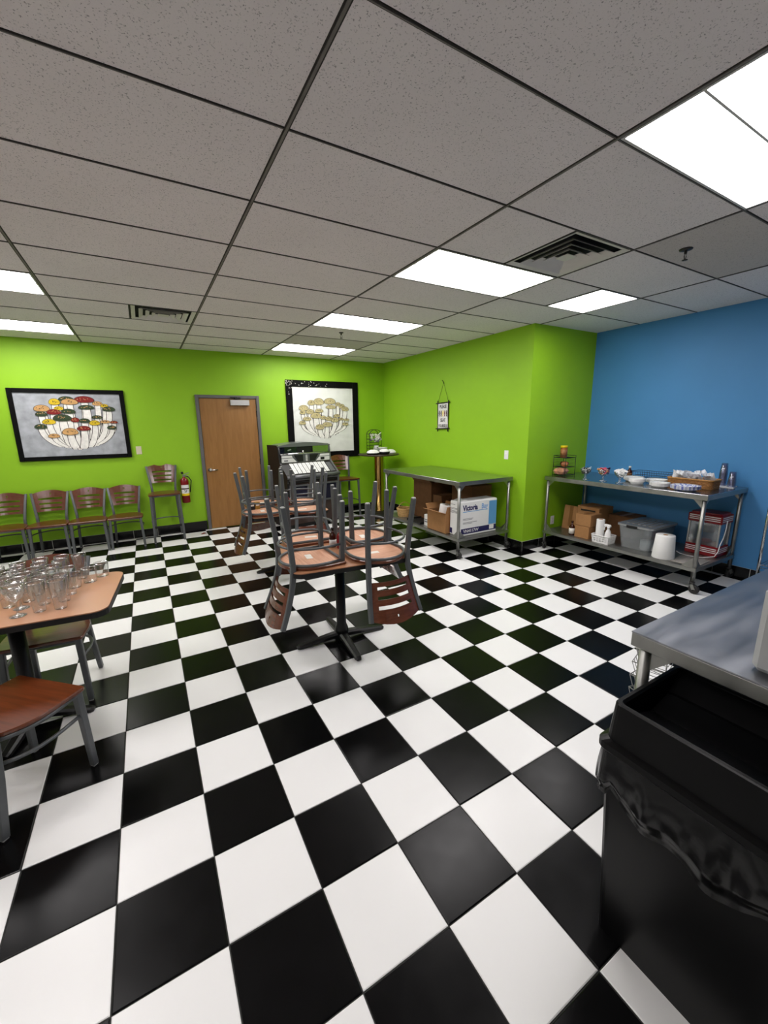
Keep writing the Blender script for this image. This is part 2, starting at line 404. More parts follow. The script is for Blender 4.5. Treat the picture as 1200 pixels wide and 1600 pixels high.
# ceiling: backing slab, tiles, tees
CX0, CY0 = 0.9159, 0.6827; CW, CD = 1.2192, 0.6096
ce = MB().box(((XL+XB)/2, (YB+FAR)/2, ZC+0.08), (XB-XL+0.2, FAR-YB+0.2, 0.08), m_teegap).build('ceiling'); tag(ce, kind='structure')
lights = {(1, -2), (1, 1), (1, 4), (1, 7), (-2, 4), (-2, 7), (-2, 1), (-2, -2)}
half_light = {(2, 1): 1}       # (cell): right half is a square fitting
half_vent = {(1, 0): 1, (-1, 5): 1}
rows = range(-8, 9); cols = range(-4, 4)
cproto = {}
for i in cols:
    for j in rows:
        x0, x1 = max(CX0+i*CW, XL), min(CX0+(i+1)*CW, XB); y0, y1 = max(CY0+j*CD, YB), min(CY0+(j+1)*CD, FAR)
        if x1-x0 < 0.03 or y1-y0 < 0.03 or (i, j) in lights: continue
        if x0 > XG-0.01 and y0 > YC+0.01: continue
        if (i, j) in half_light or (i, j) in half_vent: x1 = x0+CW/2
        m = m_ceil2 if (i, j) in ((2, -1), (1, 6)) else m_ceil
        wx, wy = x1-x0-0.010, y1-y0-0.010
        key = (round(wx, 3), round(wy, 3), m.name)
        loc = ((x0+x1)/2, (y0+y1)/2, ZC+0.011)
        if key not in cproto: cproto[key] = MB().box((0, 0, 0), (wx, wy, 0.016), m, ch=0.004).build('ceiling_tile', ce, loc)
        else:
            o = cproto[key].copy(); COL.objects.link(o); o.location = loc
for i in cols:
    x = CX0+i*CW
    if XL < x < XB:
        y1 = YC if x > XG else FAR
        t = MB()
        t.box((x, (YB+y1)/2, ZC+0.004), (0.022, y1-YB, 0.006), m_teegap)
        t.box((x, (YB+y1)/2, ZC+0.001), (0.010, y1-YB, 0.006), m_tee)
        t.build('main_tee', ce)
for i in cols:
    for j in rows:
        y = CY0+j*CD; x0, x1 = max(CX0+i*CW, XL)+0.012, min(CX0+(i+1)*CW, XB)-0.012
        if not (YB < y < FAR) or x1-x0 < 0.05: continue
        if y > YC: x1 = min(x1, XG)
        if x1-x0 < 0.05: continue
        t = MB()
        t.box(((x0+x1)/2, y, ZC+0.004), (x1-x0, 0.012, 0.006), m_teegap)
        t.box(((x0+x1)/2, y, ZC+0.001), (x1-x0, 0.004, 0.005), m_tee)
        t.build('cross_tee', ce)
for (i, j) in list(half_light)+list(half_vent):
    x = CX0+(i+0.5)*CW
    MB().box((x, CY0+(j+0.5)*CD, ZC+0.003), (0.012, CD-0.012, 0.006), m_teegap).build('cross_tee', ce)

# fluorescent fittings
m_lf = mat('light_frame_white_enamel', (200, 198, 194), 0.5, var=0.03)
def fitting(x0, x1, y0, y1, label):
    r = thing('ceiling_light', ((x0+x1)/2, (y0+y1)/2, ZC), 0, label, 'light', 'fluorescent panels in the drop ceiling')
    wx, wy = x1-x0-0.024, y1-y0-0.014
    f = MB(); e = 0.012
    for sx in (-1, 1): f.box((sx*(wx/2-e/2), 0, 0.006), (e, wy, 0.014), m_lf)
    for sy in (-1, 1): f.box((0, sy*(wy/2-e/2), 0.006), (wx-2*e, e, 0.014), m_lf)
    f.box((0, 0, 0.016), (wx, wy, 0.004), m_lf)
    f.build('light_frame', r)
    if wx > 0.8: MB().box((0, 0, 0.003), (wx-2*e, 0.010, 0.010), m_lf).build('centre_bar', r)
    n = 2 if wx > 0.8 else 1
    for k in range(n):
        hy = (wy-2*e-(0.010 if n == 2 else 0))/n; cy = (k-(n-1)/2)*(hy+0.010)
        us = [-1+2*q/8 for q in range(9)]; vs = [-1+2*q/4 for q in range(5)]
        MB().sheet(us, vs, lambda u, v: (u*(wx/2-e), cy+v*hy/2, 0.009-0.007*(1-u*u)*(1-v*v)), 0.002, m_diff, nrm=(0, 0, 1)).build('light_diffuser', r)
    return r
LL = {(1, -2): 'large bright ceiling panel nearest the viewer, above the blue wall side', (1, 1): 'bright rectangular ceiling panel beside the larger air vent',
      (1, 4): 'bright ceiling panel just in front of the far sprinkler head', (1, 7): 'small-looking ceiling panel closest to the square mushroom picture',
      (-2, 4): 'ceiling panel at the far left edge, nearer of the two there', (-2, 7): 'ceiling panel at the far left edge, close to the green wall',
      (-2, 1): 'ceiling panel to the left of the viewer, outside the photo', (-2, -2): 'ceiling panel behind left of the viewer, outside the photo',
      (1, -5): 'ceiling panel behind the viewer on the right, outside the photo', (-2, -5): 'ceiling panel behind the viewer on the left, outside the photo'}
for (i, j) in sorted(lights):
    fitting(CX0+i*CW, CX0+(i+1)*CW, CY0+j*CD, CY0+(j+1)*CD, LL[(i, j)])
fitting(CX0+2.5*CW, CX0+3*CW, CY0+CD, CY0+2*CD, 'square bright ceiling panel right in front of the green and blue corner')

# air vents
m_vent = mat('vent_painted_steel', (214, 210, 204), 0.5, var=0.05); m_dark = mat('duct_dark', (12, 12, 12), 0.9)
def vent(cx, cy, label):
    r = thing('ceiling_vent', (cx, cy, ZC), 0, label, 'vent', 'square louvred vents in the drop ceiling')
    H = 0.292
    def ring(h_out, z_out, h_in, z_in, m, nm):
        v = [(x*h_out, y*h_out, z_out) for x, y in ((-1,-1),(1,-1),(1,1),(-1,1))] + [(x*h_in, y*h_in, z_in) for x, y in ((-1,-1),(1,-1),(1,1),(-1,1))]
        v += [(p[0], p[1], p[2]+0.002) for p in v]
        f = [(i, 4+i, 4+(i+1) % 4, (i+1) % 4) for i in range(4)] + [(8+i, 8+(i+1) % 4, 12+(i+1) % 4, 12+i) for i in range(4)] + [(i, (i+1) % 4, 8+(i+1) % 4, 8+i) for i in range(4)] + [(4+i, 12+i, 12+(i+1) % 4, 4+(i+1) % 4) for i in range(4)]
        MB().add(v, f, m).build(nm, r)
    MB().box((0, 0, 0.034), (2*H, 2*H, 0.006), m_dark).build('duct_mouth', r)
    ring(H, 0.001, 0.255, 0.012, m_vent, 'vent_frame')
    for k, (a, b) in enumerate(((0.225, 0.185), (0.165, 0.125), (0.108, 0.070))):
        ring(a, -0.006, b, 0.022, m_vent, 'louvre')
    MB().box((0, 0, 0.0), (0.10, 0.10, 0.004), m_vent).build('centre_plate', r)
vent(CX0+1.75*CW, CY0+0.5*CD, 'louvred ceiling vent beside the bright panel, nearer and larger-looking')
vent(CX0-0.25*CW, CY0+5.5*CD, 'louvred ceiling vent far off above the wooden door side')

m_sprk = mat('sprinkler_dark_metal', (58, 56, 54), 0.45, metal=0.6, var=.1)
def sprinkler(x, y, label, plate):
    r = thing('fire_sprinkler', (x, y, ZC+0.003), 0, label, 'sprinkler')
    MB().lathe([(0, 0), (plate, 0), (plate*0.95, -0.006), (plate*0.4, -0.012), (0, -0.012)], m_sprk, 14).build('cover_plate', r)
    b = MB(); b.lathe([(0, -0.01), (0.009, -0.01), (0.009, -0.03), (0, -0.03)], m_sprk, 10)
    for sx in (-1, 1): b.tube([(sx*0.008, 0, -0.028), (sx*0.013, 0, -0.045), (sx*0.004, 0, -0.066)], 0.003, m_sprk, 6)
    b.build('sprinkler_body', r)
    MB().lathe([(0, -0.066), (0.018, -0.068), (0.018, -0.071), (0, -0.072)], m_sprk, 12).build('deflector', r)
sprinkler(3.666, 0.501, 'sprinkler head in the darker ceiling tile on the right', 0.042)
sprinkler(2.626, 3.95, 'sprinkler head far off between two bright panels', 0.030)

# ------------------------------------------------------------------ door
dr = thing('door_1', (1.537, FAR, 0), 0, 'brown wooden door with grey frame and lever handle in the green wall', 'door'); tag(dr, kind='structure')
if 'category' in dr: del dr['category']
f = MB()
for sx in (-1, 1): f.box((sx*0.468, -0.012, 1.085), (0.05, 0.05, 2.17), m_frame_grey, ch=0.004)
f.box((0, -0.012, 2.146), (0.886, 0.05, 0.048), m_frame_grey, ch=0.004)
f.build('door_frame', dr)
MB().box((0, -0.006, 1.064), (0.876, 0.02, 2.112), m_door, ch=0.002).build('door_leaf', dr)
h = MB(); h.lathe([(0, 0), (0.033, 0), (0.033, 0.010), (0.014, 0.014), (0.012, 0.05), (0, 0.05)], m_chrome, 14, (-0.375, -0.017, 0.985), R=Matrix.Rotation(pi/2, 3, 'X'))
h.tube([(-0.375, -0.064, 0.985), (-0.35, -0.066, 0.985), (-0.26, -0.062, 0.982)], 0.010, m_chrome, 8)
h.build('door_handle', dr)
c = MB(); c.box((0.172, -0.045, 2.055), (0.30, 0.056, 0.088), m_alu, ch=0.004); c.build('door_closer', dr)
a = MB(); a.box((0.14, -0.055, 2.125), (0.10, 0.03, 0.03), m_ink_black, rz=0.3, ch=0.003); a.box((0.08, -0.062, 2.135), (0.11, 0.014, 0.012), m_ink_black, rz=-0.35); a.build('closer_arm', dr)
for z in (0.3, 1.08, 1.88): MB().box((0.441, -0.022, z), (0.014, 0.016, 0.10), m_ink_black, ch=0.003).build('hinge', dr)

# ------------------------------------------------------------------ chairs
def seat_outline(n=9):
    pts = [(-0.205, 0.205), (-0.212, 0.195), (-0.214, 0.14), (-0.216, 0.05)]
    L = arc(0, 0.03, 0.216, 0.235, pi, 2*pi, 18)
    pts = pts + L[1:-1] + [(0.216, 0.05), (0.214, 0.14), (0.212, 0.195), (0.205, 0.205)]
    return pts
def hoop(k, z, y0):
    p = [(-0.19*k, y0, z), (-0.203*k, 0.08, z), (-0.206*k, 0.03, z)]
    p += [(a, b, z) for a, b in arc(0, 0.02, 0.206*k, 0.215*k, pi, 2*pi, 16)[1:-1]]
    p += [(0.206*k, 0.03, z), (0.203*k, 0.08, z), (0.19*k, y0, z)]
    return p
def make_chair(name, SZ, label, cat, bar, loc, rot, group):
    r = thing(name, loc, 0, label, cat, group, rot)
    o = seat_outline(); st = MB()
    up = lambda k: [(a*k, b*k) for a, b in o]
    n = len(o); zt, zb = SZ, SZ-0.020
    vs = [(a*0.985, b*0.985, zt) for a, b in o] + [(a, b, zt-0.005) for a, b in o] + [(a, b, zb+0.004) for a, b in o] + [(a*0.985, b*0.985, zb) for a, b in o]
    fs = [(q*n+i, q*n+(i+1) % n, (q+1)*n+(i+1) % n, (q+1)*n+i)[::-1] for q in range(3) for i in range(n)]
    st.add(vs, [tuple(range(n))[::-1]], m_seat_top); st.f[-1] = list(st.f[-1])
    st.add(vs, fs, m_seat_top)
    st.add(vs, [tuple(range(3*n, 4*n))], m_seat_under)
    seat = st.build('seat', r)
    MB().box((0.03, 0.02, zb-0.0006), (0.10, 0.045, 0.0008), m_label, rz=0.15).build('sticker', seat)
    zf = SZ-0.031
    fr = MB(); fr.tube(hoop(1.0, zf, 0.185), 0.0105, m_metal_grey, 8); fr.tube([(-0.19, 0.185, zf), (0.19, 0.185, zf)], 0.0105, m_metal_grey, 8); fr.build('seat_frame', r)
    zs = SZ-0.145 if not bar else 0.30
    kk = 1.0 if not bar else 1.03
    MB().tube(hoop(kk, zs, 0.18), 0.0088, m_metal_grey, 8).build('stretcher', r)
    if bar: MB().sq([(-0.185, 0.195, 0.235), (0.185, 0.195, 0.235)], 0.022, 0.032, m_edge_black, up=(0, 0, 1)).build('foot_bar', r)
    for sx in (-1, 1):
        top = Vector((sx*0.184, 0.180, SZ-0.022)); bot = Vector((sx*0.198, 0.190 if not bar else 0.205, 0.008))
        leg = MB().sq([top, top.lerp(bot, .5), bot], 0.032, 0.032, m_metal_grey, scale=[1.06, 1.0, 0.92]).build('leg', r)
        MB().box((bot.x, bot.y, 0.0045), (0.024, 0.024, 0.009), m_cap, ch=0.002).build('glide', leg)
    for sx in (-1, 1):
        zz = SZ
        pth = [(sx*0.180, -0.210 if not bar else -0.235, 0.008), (sx*0.166, -0.175, zz*0.55), (sx*0.158, -0.160, zz-0.04), (sx*0.160, -0.165, zz+0.05), (sx*0.170, -0.185, zz+0.14), (sx*0.185, -0.222, zz+0.26), (sx*0.201, -0.268, zz+0.375)]
        leg = MB().sq(pth, 0.030, 0.034, m_metal_grey, scale=[0.95, 1, 1.05, 1.05, 1, 0.98, 0.92]).build('rear_leg', r)
        MB().box((pth[0][0], pth[0][1], 0.0045), (0.024, 0.024, 0.009), m_cap, ch=0.002).build('glide', leg)
    # slatted, arched, curved wooden back
    us = [-1, -.9, -.74, -.5, -.25, -.07, -.04, .04, .07, .25, .5, .74, .9, 1]
    vs_ = [0, .12, .21, .37, .46, .62, .71, .79, .85, 1]
    def pos(u, v):
        hh = 0.245 + 0.034*(1-u*u)**1.2*1.0
        z = SZ+0.125 + v*hh*(1 if True else 0)
        if v < .72: z = SZ+0.125 + v*0.245 + 0.034*(1-u*u)*max(0, v-.6)
        t = (z-SZ)
        hw = 0.146 + 0.05*max(0, (t-0.05)/0.325)
        hw -= 0.004
        yb = -0.176 - 0.094*max(0, (t-0.10)/0.275)
        return (u*hw, yb+0.006 - 0.036*(1-u*u), z)
    def mask(i, j):
        if j in (1, 3, 5) and 2 <= i <= 10: return False
        if j == 7 and 6 == i: return False
        return True
    MB().sheet(us, vs_, pos, 0.012, m_back_wood, mask).build('backrest', r)
    return r
TZ = 0.742
def face(dx, dy): return math.atan2(-dx, dy)
def up_rot(dx, dy): return (0, 0, face(dx, dy))
def inv_rot(dx, dy): return (pi, 0, face(-dx, -dy))
CH_W = 'brown wooden chair with slatted back, %s'
chair0 = make_chair('dining_chair', 0.445, 'dark wood dining chair in the left foreground, nearest of all chairs', 'chair', False, (-0.405, 1.13, 0), up_rot(0.69, 0.72), None)
dup(chair0, (-0.375, 1.965, 0), up_rot(-0.10, -1), 'dining chair tucked in behind the table of glasses, back rising above them')
dup(chair0, (-0.90, 2.0, 0), up_rot(0.03, -1), 'dining chair under the left end of the glass-covered table, cut by the photo edge')
gr = 'dining chairs lined up along the far green wall'
for x, l in ((-1.380, 'leftmost of the four wall chairs, cut by the photo edge'), (-0.938, 'second from the left in the row of four wall chairs'), (-0.504, 'third from the left in the row of four wall chairs'), (-0.070, 'rightmost of the four wall chairs, next to the tall bar stool')):
    dup(chair0, (x, 5.705, 0), up_rot(0.02 if x < -1 else -0.03, -1), 'brown slat-back dining chair, '+l, gr)
gi = 'chairs turned upside down on the tables'
ZI = TZ+0.4455
for (x, y, dx, dy, l) in ((1.185, 1.505, 1, 0.02, 'upside-down chair on the nearer table, at its left end with its back hanging down'),
                          (1.375, 2.055, -0.06, -1, 'upside-down chair on the nearer table, on its far side'),
                          (1.665, 1.355, 0.0, 1, 'upside-down chair on the nearer table, back hanging down in front facing the viewer'),
                          (1.80, 1.835, -1, 0.05, 'upside-down chair on the nearer table, at its right end'),
                          (1.305, 3.31, 1, 0.02, 'upside-down chair on the farther table, at its left end before the door'),
                          (1.44, 3.86, 0.03, -1, 'upside-down chair on the farther table, on its far side by the jukebox'),
                          (1.895, 3.65, -1, 0.0, 'upside-down chair on the farther table, at its right end'),
                          (1.755, 3.165, 0, 1, 'upside-down chair on the farther table, on its near side')):
    dup(chair0, (x, y, ZI), inv_rot(dx, dy), l, gi)
stool0 = make_chair('bar_stool', 0.72, 'tall slat-back bar stool by the fire extinguisher', 'stool', True, (0.455, 5.765, 0), up_rot(-0.02, -1), 'slat-back bar stools')
dup(stool0, (3.42, 5.72, 0), up_rot(0, -1), 'tall slat-back bar stool between the jukebox and the brass pedestal', 'slat-back bar stools')

# ------------------------------------------------------------------ pedestal tables
def dining_table(x, y, rz, hx, hy, label, br=0.03, fs=1.0):
    r = thing('pedestal_table', (x, y, 0), rz, label, 'table', 'laminate cafe tables with black bases')
    o = rrect(hx, hy, 0.07, 5); t = MB()
    t.prism(inset(o, 0.003), TZ-0.006, TZ, m_laminate); t.build('tabletop', r)
    e = MB(); e.prism(o, TZ-0.036, TZ-0.0055, m_edge_black); e.build('edge_band', r)
    MB().lathe([(0, 0.06), (0.055, 0.06), (0.052, 0.10), (0.038, 0.14), (0.038, TZ-0.05), (0, TZ-0.05)], m_iron, 16).build('column', r)
    MB().box((0, 0, TZ-0.043), (0.40, 0.40, 0.014), m_iron).build('top_plate', r)
    for k in range(4):
        a = k*pi/2+br; d = Vector((cos(a), sin(a), 0))
        f = MB().sweep([d*0.03+Vector((0,0,0.055)), d*0.12*fs+Vector((0,0,0.048)), d*0.26*fs+Vector((0,0,0.030)), d*0.345*fs+Vector((0,0,0.020)), d*0.365*fs+Vector((0,0,0.016))], [(-.032,-.02), (.032,-.02), (.032,.004), (.018,.016), (-.018,.016), (-.032,.004)], m_iron, scale=[1.1, 1.0, .85, .72, .5]).build('foot', r)
        MB().lathe([(0, 0), (0.014, 0), (0.014, 0.008), (0, 0.010)], m_edge_black, 8, d*0.335*fs).build('glide', f)
    return r
dining_table(1.475, 1.62, radians(-6), 0.425, 0.385, 'wood-look pedestal table piled with upturned chairs, nearer of two')
dining_table(1.60, 3.475, radians(-2), 0.425, 0.395, 'wood-look pedestal table piled with upturned chairs, farther of two')
dining_table(-0.465, 1.70, radians(-5), 0.505, 0.338, 'wood-look pedestal table covered with empty drinking glasses at left', -0.16, 0.84)
# ------------------------------------------------------------------ stainless carts and the counter
def cart(name, x0, x1, y0, y1, zt, zs, label, steel, wheels=True):
    cx, cy = (x0+x1)/2, (y0+y1)/2; hx, hy = (x1-x0)/2, (y1-y0)/2
    r = thing(name, (cx, cy, 0), 0, label, 'work table', 'stainless work tables on casters')
    t = MB(); t.box((0, 0, zt-0.003), (2*hx, 2*hy, 0.006), steel, ch=0.002)
    t.build('worktop', r)
    a = MB(); hb = 0.046
    for sx in (-1, 1): a.box((sx*(hx-0.006), 0, zt-0.006-hb/2), (0.010, 2*hy-0.004, hb), m_steel_dull, ch=0.002)
    for sy in (-1, 1): a.box((0, sy*(hy-0.006), zt-0.006-hb/2), (2*hx-0.024, 0.010, hb), m_steel_dull, ch=0.002)
    a.build('apron', r)
    sh = MB(); sh.box((0, 0, zs-0.003), (2*hx-0.03, 2*hy-0.03, 0.006), m_steel_dull)
    for sx in (-1, 1): sh.box((sx*(hx-0.018), 0, zs-0.021), (0.006, 2*hy-0.03, 0.034), m_steel_dull)
    for sy in (-1, 1): sh.box((0, sy*(hy-0.018), zs-0.021), (2*hx-0.042, 0.006, 0.034), m_steel_dull)
    sh.build('undershelf', r)
    for sx in (-1, 1):
        for sy in (-1, 1):
            px, py = sx*(hx-0.036), sy*(hy-0.036)
            l = MB().tube([(px, py, 0.105), (px, py, zt-0.008)], 0.0195, m_steel_dull, 12).build('leg', r)
            for (dx, dy) in ((-sx, 0), (0, -sy)):
                for (z, dz, s_) in ((zt-0.05, -1, 0.085), (zs, 1, 0.10)):
                    tri = [(0.016, 0), (s_+0.016, 0), (0.016, s_)]
                    d = Vector((dx, dy, 0)); n = Vector((-dy, dx, 0)); base = Vector((px, py, z))
                    vs = [base + d*a + Vector((0, 0, dz*b)) + n*q for q in (-0.0015, 0.0015) for a, b in tri]
                    MB().add(vs, [(0, 1, 2), (5, 4, 3), (0, 3, 4, 1), (1, 4, 5, 2), (2, 5, 3, 0)], m_steel_dull).build('gusset', l)
            ca = MB()
            ca.lathe([(0, 0.118), (0.024, 0.118), (0.024, 0.100), (0.018, 0.092), (0, 0.092)], m_wheel, 12, (px, py, 0))
            ang = 0.6*sx+0.9*sy; d = Vector((cos(ang), sin(ang), 0)); n = Vector((-d.y, d.x, 0)); ctr = Vector((px, py, 0)) + d*0.022
            for q in (-1, 1):
                ca.sq([Vector((px, py, 0.096))+n*q*0.019, ctr+n*q*0.019+Vector((0, 0, 0.046))], 0.004, 0.032, m_steel_dull, up=tuple(d))
            cs = ca.build('caster', r)
            R = Matrix((d, Vector((0, 0, 1)), n)).transposed()
            MB().lathe([(0.012, -0.015), (0.040, -0.015), (0.0455, -0.011), (0.0455, 0.011), (0.040, 0.015), (0.012, 0.015)], m_wheel, 18, ctr+Vector((0, 0, 0.046)), R=R).build('wheel', cs)
    return r
GS = 0.262
cart('steel_work_table', 3.515, 4.435, 2.625, 4.455, 0.985, GS, 'stainless work table on casters along the green wall, reflecting green', m_steel)
cart('steel_work_table', 4.775, 5.655, 0.575, 2.405, 0.992, GS, 'stainless work table on casters along the blue wall, holding bowls and plates', m_steel)
cart('steel_work_table', 1.635, 3.46, -1.40, -0.474, 0.99, GS, 'worn stainless work table in the right foreground behind the black bin', m_steel_worn)

# ------------------------------------------------------------------ cartons and helpers for small goods
def carton(name, c, d, label, rz=0.0, m=None, tape=True, group=None):
    m = m or m_kraft
    r = thing(name, (c[0], c[1], c[2]), rz, label, 'box', group)
    MB().box((0, 0, d[2]/2), d, m, ch=0.003).build('box_body', r)
    f = MB()
    for s in (-1, 1): f.box((0, s*(d[1]/4+0.0008), d[2]+0.0012), (d[0]-0.002, d[1]/2-0.003, 0.0024), m)
    f.build('top_flap', r)
    if tape: MB().box((0, 0, d[2]+0.003), (d[0]*0.98, 0.05, 0.0008), m_tape).build('tape', r)
    return r
def open_box(name, c, d, label, rz=0.0, m=None, flaps=(1, 1, 1, 1), fl=0.1, ang=0.5):
    m = m or m_kraft; r = thing(name, c, rz, label, 'box'); b = MB(); t = 0.004; x, y, z = d
    b.box((0, 0, t/2), (x, y, t), m)
    for s in (-1, 1):
        b.box((s*(x/2-t/2), 0, z/2), (t, y, z), m); b.box((0, s*(y/2-t/2), z/2), (x-2*t, t, z), m)
    b.build('box_body', r)
    for k, (sx, sy) in enumerate(((1, 0), (-1, 0), (0, 1), (0, -1))):
        if not flaps[k]: continue
        a = flaps[k]*ang; n = Vector((sx, sy, 0)); tt = Vector((-sy, sx, 0)); L = (y if sx else x)
        e = n*((x if sx else y)/2-0.002) + Vector((0, 0, z)); dirv = n*sin(a)+Vector((0, 0, cos(a))); nn = n*cos(a)-Vector((0, 0, sin(a)))
        vs = [e + tt*q*L/2 + dirv*w + nn*h for h in (-0.0015, 0.0015) for (q, w) in ((-1, 0), (1, 0), (0.94, fl), (-0.94, fl))]
        MB().add(vs, [(0, 1, 2, 3), (7, 6, 5, 4), (0, 4, 5, 1), (1, 5, 6, 2), (2, 6, 7, 3), (3, 7, 4, 0)], m).build('flap', r)
    return r
def bottle(name, c, r_, h, m, label, cat='bottle', capm=None, lab=m_label, lh=(0.2, 0.5), rz=0):
    o = thing(name, c, rz, label, cat)
    p = [(0, 0), (r_*0.92, 0), (r_, 0.006), (r_, h*0.56), (r_*0.8, h*0.66), (r_*0.36, h*0.76), (r_*0.34, h*0.88), (0, h*0.88)]
    MB().lathe(p, m, 14).build('bottle_body', o)
    MB().lathe([(0, h*0.87), (r_*0.44, h*0.87), (r_*0.44, h*0.99), (r_*0.4, h), (0, h)], capm or m_white_plastic, 12).build('cap', o)
    if lab: MB().lathe([(r_+0.0005, h*lh[0]), (r_+0.001, h*lh[0]), (r_+0.001, h*lh[1]), (r_+0.0005, h*lh[1])], lab, 14).build('label', o)
    return o
def plain_roll(name, c, r0, r1, h, label, rot=None, cat='paper roll'):
    o = thing(name, c, 0, label, cat, rot=rot)
    p = [(0.022, 0), (r0*0.98, 0), (r0, 0.004), (r1, h-0.004), (r1*0.98, h), (0.022, h)]
    MB().lathe(p, m_paper, 24).build('paper', o)
    MB().lathe([(0.021, -0.001), (0.0225, -0.001), (0.0225, h+0.001), (0.021, h+0.001), (0.021, -0.001)], m_kraft, 14).build('core', o)
    return o

# ---- under the green-side table
vb = thing('printed_carton', (3.925, 2.80, GS+0.001), 0, 'white and blue printed carton on the lower shelf of the green-side table', 'box')
MB().box((0, 0, 0.225), (0.63, 0.21, 0.45), m_white_card, ch=0.012).build('carton_body', vb)
yy = -0.1054
p = MB(); p.box((0.235, yy, 0.265), (0.135, 0.0006, 0.315), m_ink_blue); p.build('blue_panel', vb)
p = MB(); p.box((0.0, yy, 0.065), (0.605, 0.0006, 0.072), m_ink_navy); p.build('navy_band', vb)
MB().box((0.222, yy-0.0005, 0.070), (0.080, 0.0006, 0.058), m_white_card).build('code_patch', vb)
text_mesh('Victoria', 0.098, m_ink_navy, 'lettering', vb, (-0.275, yy, 0.335), (pi/2, 0, 0), bold=0.0042, sx=0.78)
text_mesh('Bay', 0.098, m_ink_pale, 'lettering', vb, (0.035, yy, 0.335), (pi/2, 0, 0), bold=0.002, sx=0.78)
MB().box((-0.065, yy, 0.318), (0.42, 0.0006, 0.008), m_ink_blue).build('underline', vb)
text_mesh('VN4117W', 0.058, m_white_card, 'lettering', vb, (-0.262, yy-0.0005, 0.046), (pi/2, 0, 0), bold=0.0008)
gl = MB()
for k, (z, wd) in enumerate(((0.228, 0.17), (0.214, 0.15), (0.178, 0.23), (0.164, 0.15))): gl.box((-0.27+wd/2, yy, z), (wd, 0.0006, 0.006), m_ink_grey)
gl.build('small_print', vb)
gl = MB(); xx = -0.3154
for k, (z, wd) in enumerate(((0.405, 0.09), (0.36, 0.15), (0.347, 0.14), (0.325, 0.16), (0.312, 0.15), (0.299, 0.15))): gl.box((xx, 0.09-wd/2, z), (0.0006, wd, 0.006), m_ink_grey)
gl.box((xx, 0.075, 0.058), (0.0006, 0.05, 0.07), m_ink_navy); gl.build('side_print', vb)
fl_ = MB(); fl_.box((-0.24, 0.0, 0.456), (0.10, 0.18, 0.003), m_white_card, R=Matrix.Rotation(-0.22, 3, 'Y')); fl_.build('torn_flap', vb)
ob = open_box('open_kraft_box', (3.70, 3.12, GS+0.001), (0.29, 0.40, 0.27), 'open kraft carton holding a white paper roll, beside the white and blue carton', flaps=(0.6, 2.6, 1.4, 0.5), fl=0.09)
plain_roll('white_paper_roll', (3.68, 3.10, GS+0.20), 0.085, 0.085, 0.15, 'white paper roll sticking out of the open kraft carton', rot=(0.12, 0.1, 0))
MB_ = MB(); MB_.box((0, 0, 0.08), (0.05, 0.12, 0.16), m_white_card, ch=0.003); wl = MB_.build('white_pack', None, (3.63, 3.405, GS+0.002)); tag(wl, 'small white pack standing behind the open kraft carton with a roll', 'box')
l_ = MB(); l_.box((-0.0254, 0, 0.09), (0.0006, 0.10, 0.012), m_ink_grey); l_.box((-0.0254, 0, 0.06), (0.0006, 0.10, 0.02), m_ink_grey); l_.build('small_print', wl)
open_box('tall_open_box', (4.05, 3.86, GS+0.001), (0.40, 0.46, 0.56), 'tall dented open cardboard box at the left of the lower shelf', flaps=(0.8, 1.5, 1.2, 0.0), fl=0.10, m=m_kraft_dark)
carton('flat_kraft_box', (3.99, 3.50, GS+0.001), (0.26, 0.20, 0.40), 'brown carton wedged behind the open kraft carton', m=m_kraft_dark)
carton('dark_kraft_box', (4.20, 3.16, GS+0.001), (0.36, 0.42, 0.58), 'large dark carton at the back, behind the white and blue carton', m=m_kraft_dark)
tr = MB(); tr.box((0, 0, 0.006), (0.26, 0.34, 0.012), m_ink_black, ch=0.004); tr.box((0, 0.165, 0.016), (0.26, 0.01, 0.03), m_ink_black); tr.box((0, -0.165, 0.016), (0.26, 0.01, 0.03), m_ink_black)
tag(tr.build('dark_tray', None, (3.70, 3.69, GS+0.001)), 'flat dark tray on the lower shelf between basket and cartons', 'tray')
wb = thing('small_wicker_basket', (3.70, 4.13, GS+0.001), 0, 'small pale wicker basket with a handle on the lower shelf', 'basket')
m_pale_wicker = mat('pale_wicker', (188, 152, 98), 0.7, var=0.25, scale=50)
b_ = MB()
for k in range(6): b_.lathe([(0.098+0.004*k, 0.022*k), (0.106+0.004*k, 0.022*k+0.011), (0.098+0.004*k, 0.022*k+0.022), (0.090+0.004*k, 0.022*k+0.011), (0.098+0.004*k, 0.022*k)], m_pale_wicker, 18)
b_.lathe([(0, 0.006), (0.095, 0.006), (0.095, 0.0), (0, 0)], m_pale_wicker, 18); b_.build('basket_body', wb)
MB().tube([(cos(a)*0.112, 0, 0.12+0.10*sin(a)) for a in [pi*k/10 for k in range(11)]], 0.005, m_pale_wicker, 6).build('handle', wb)

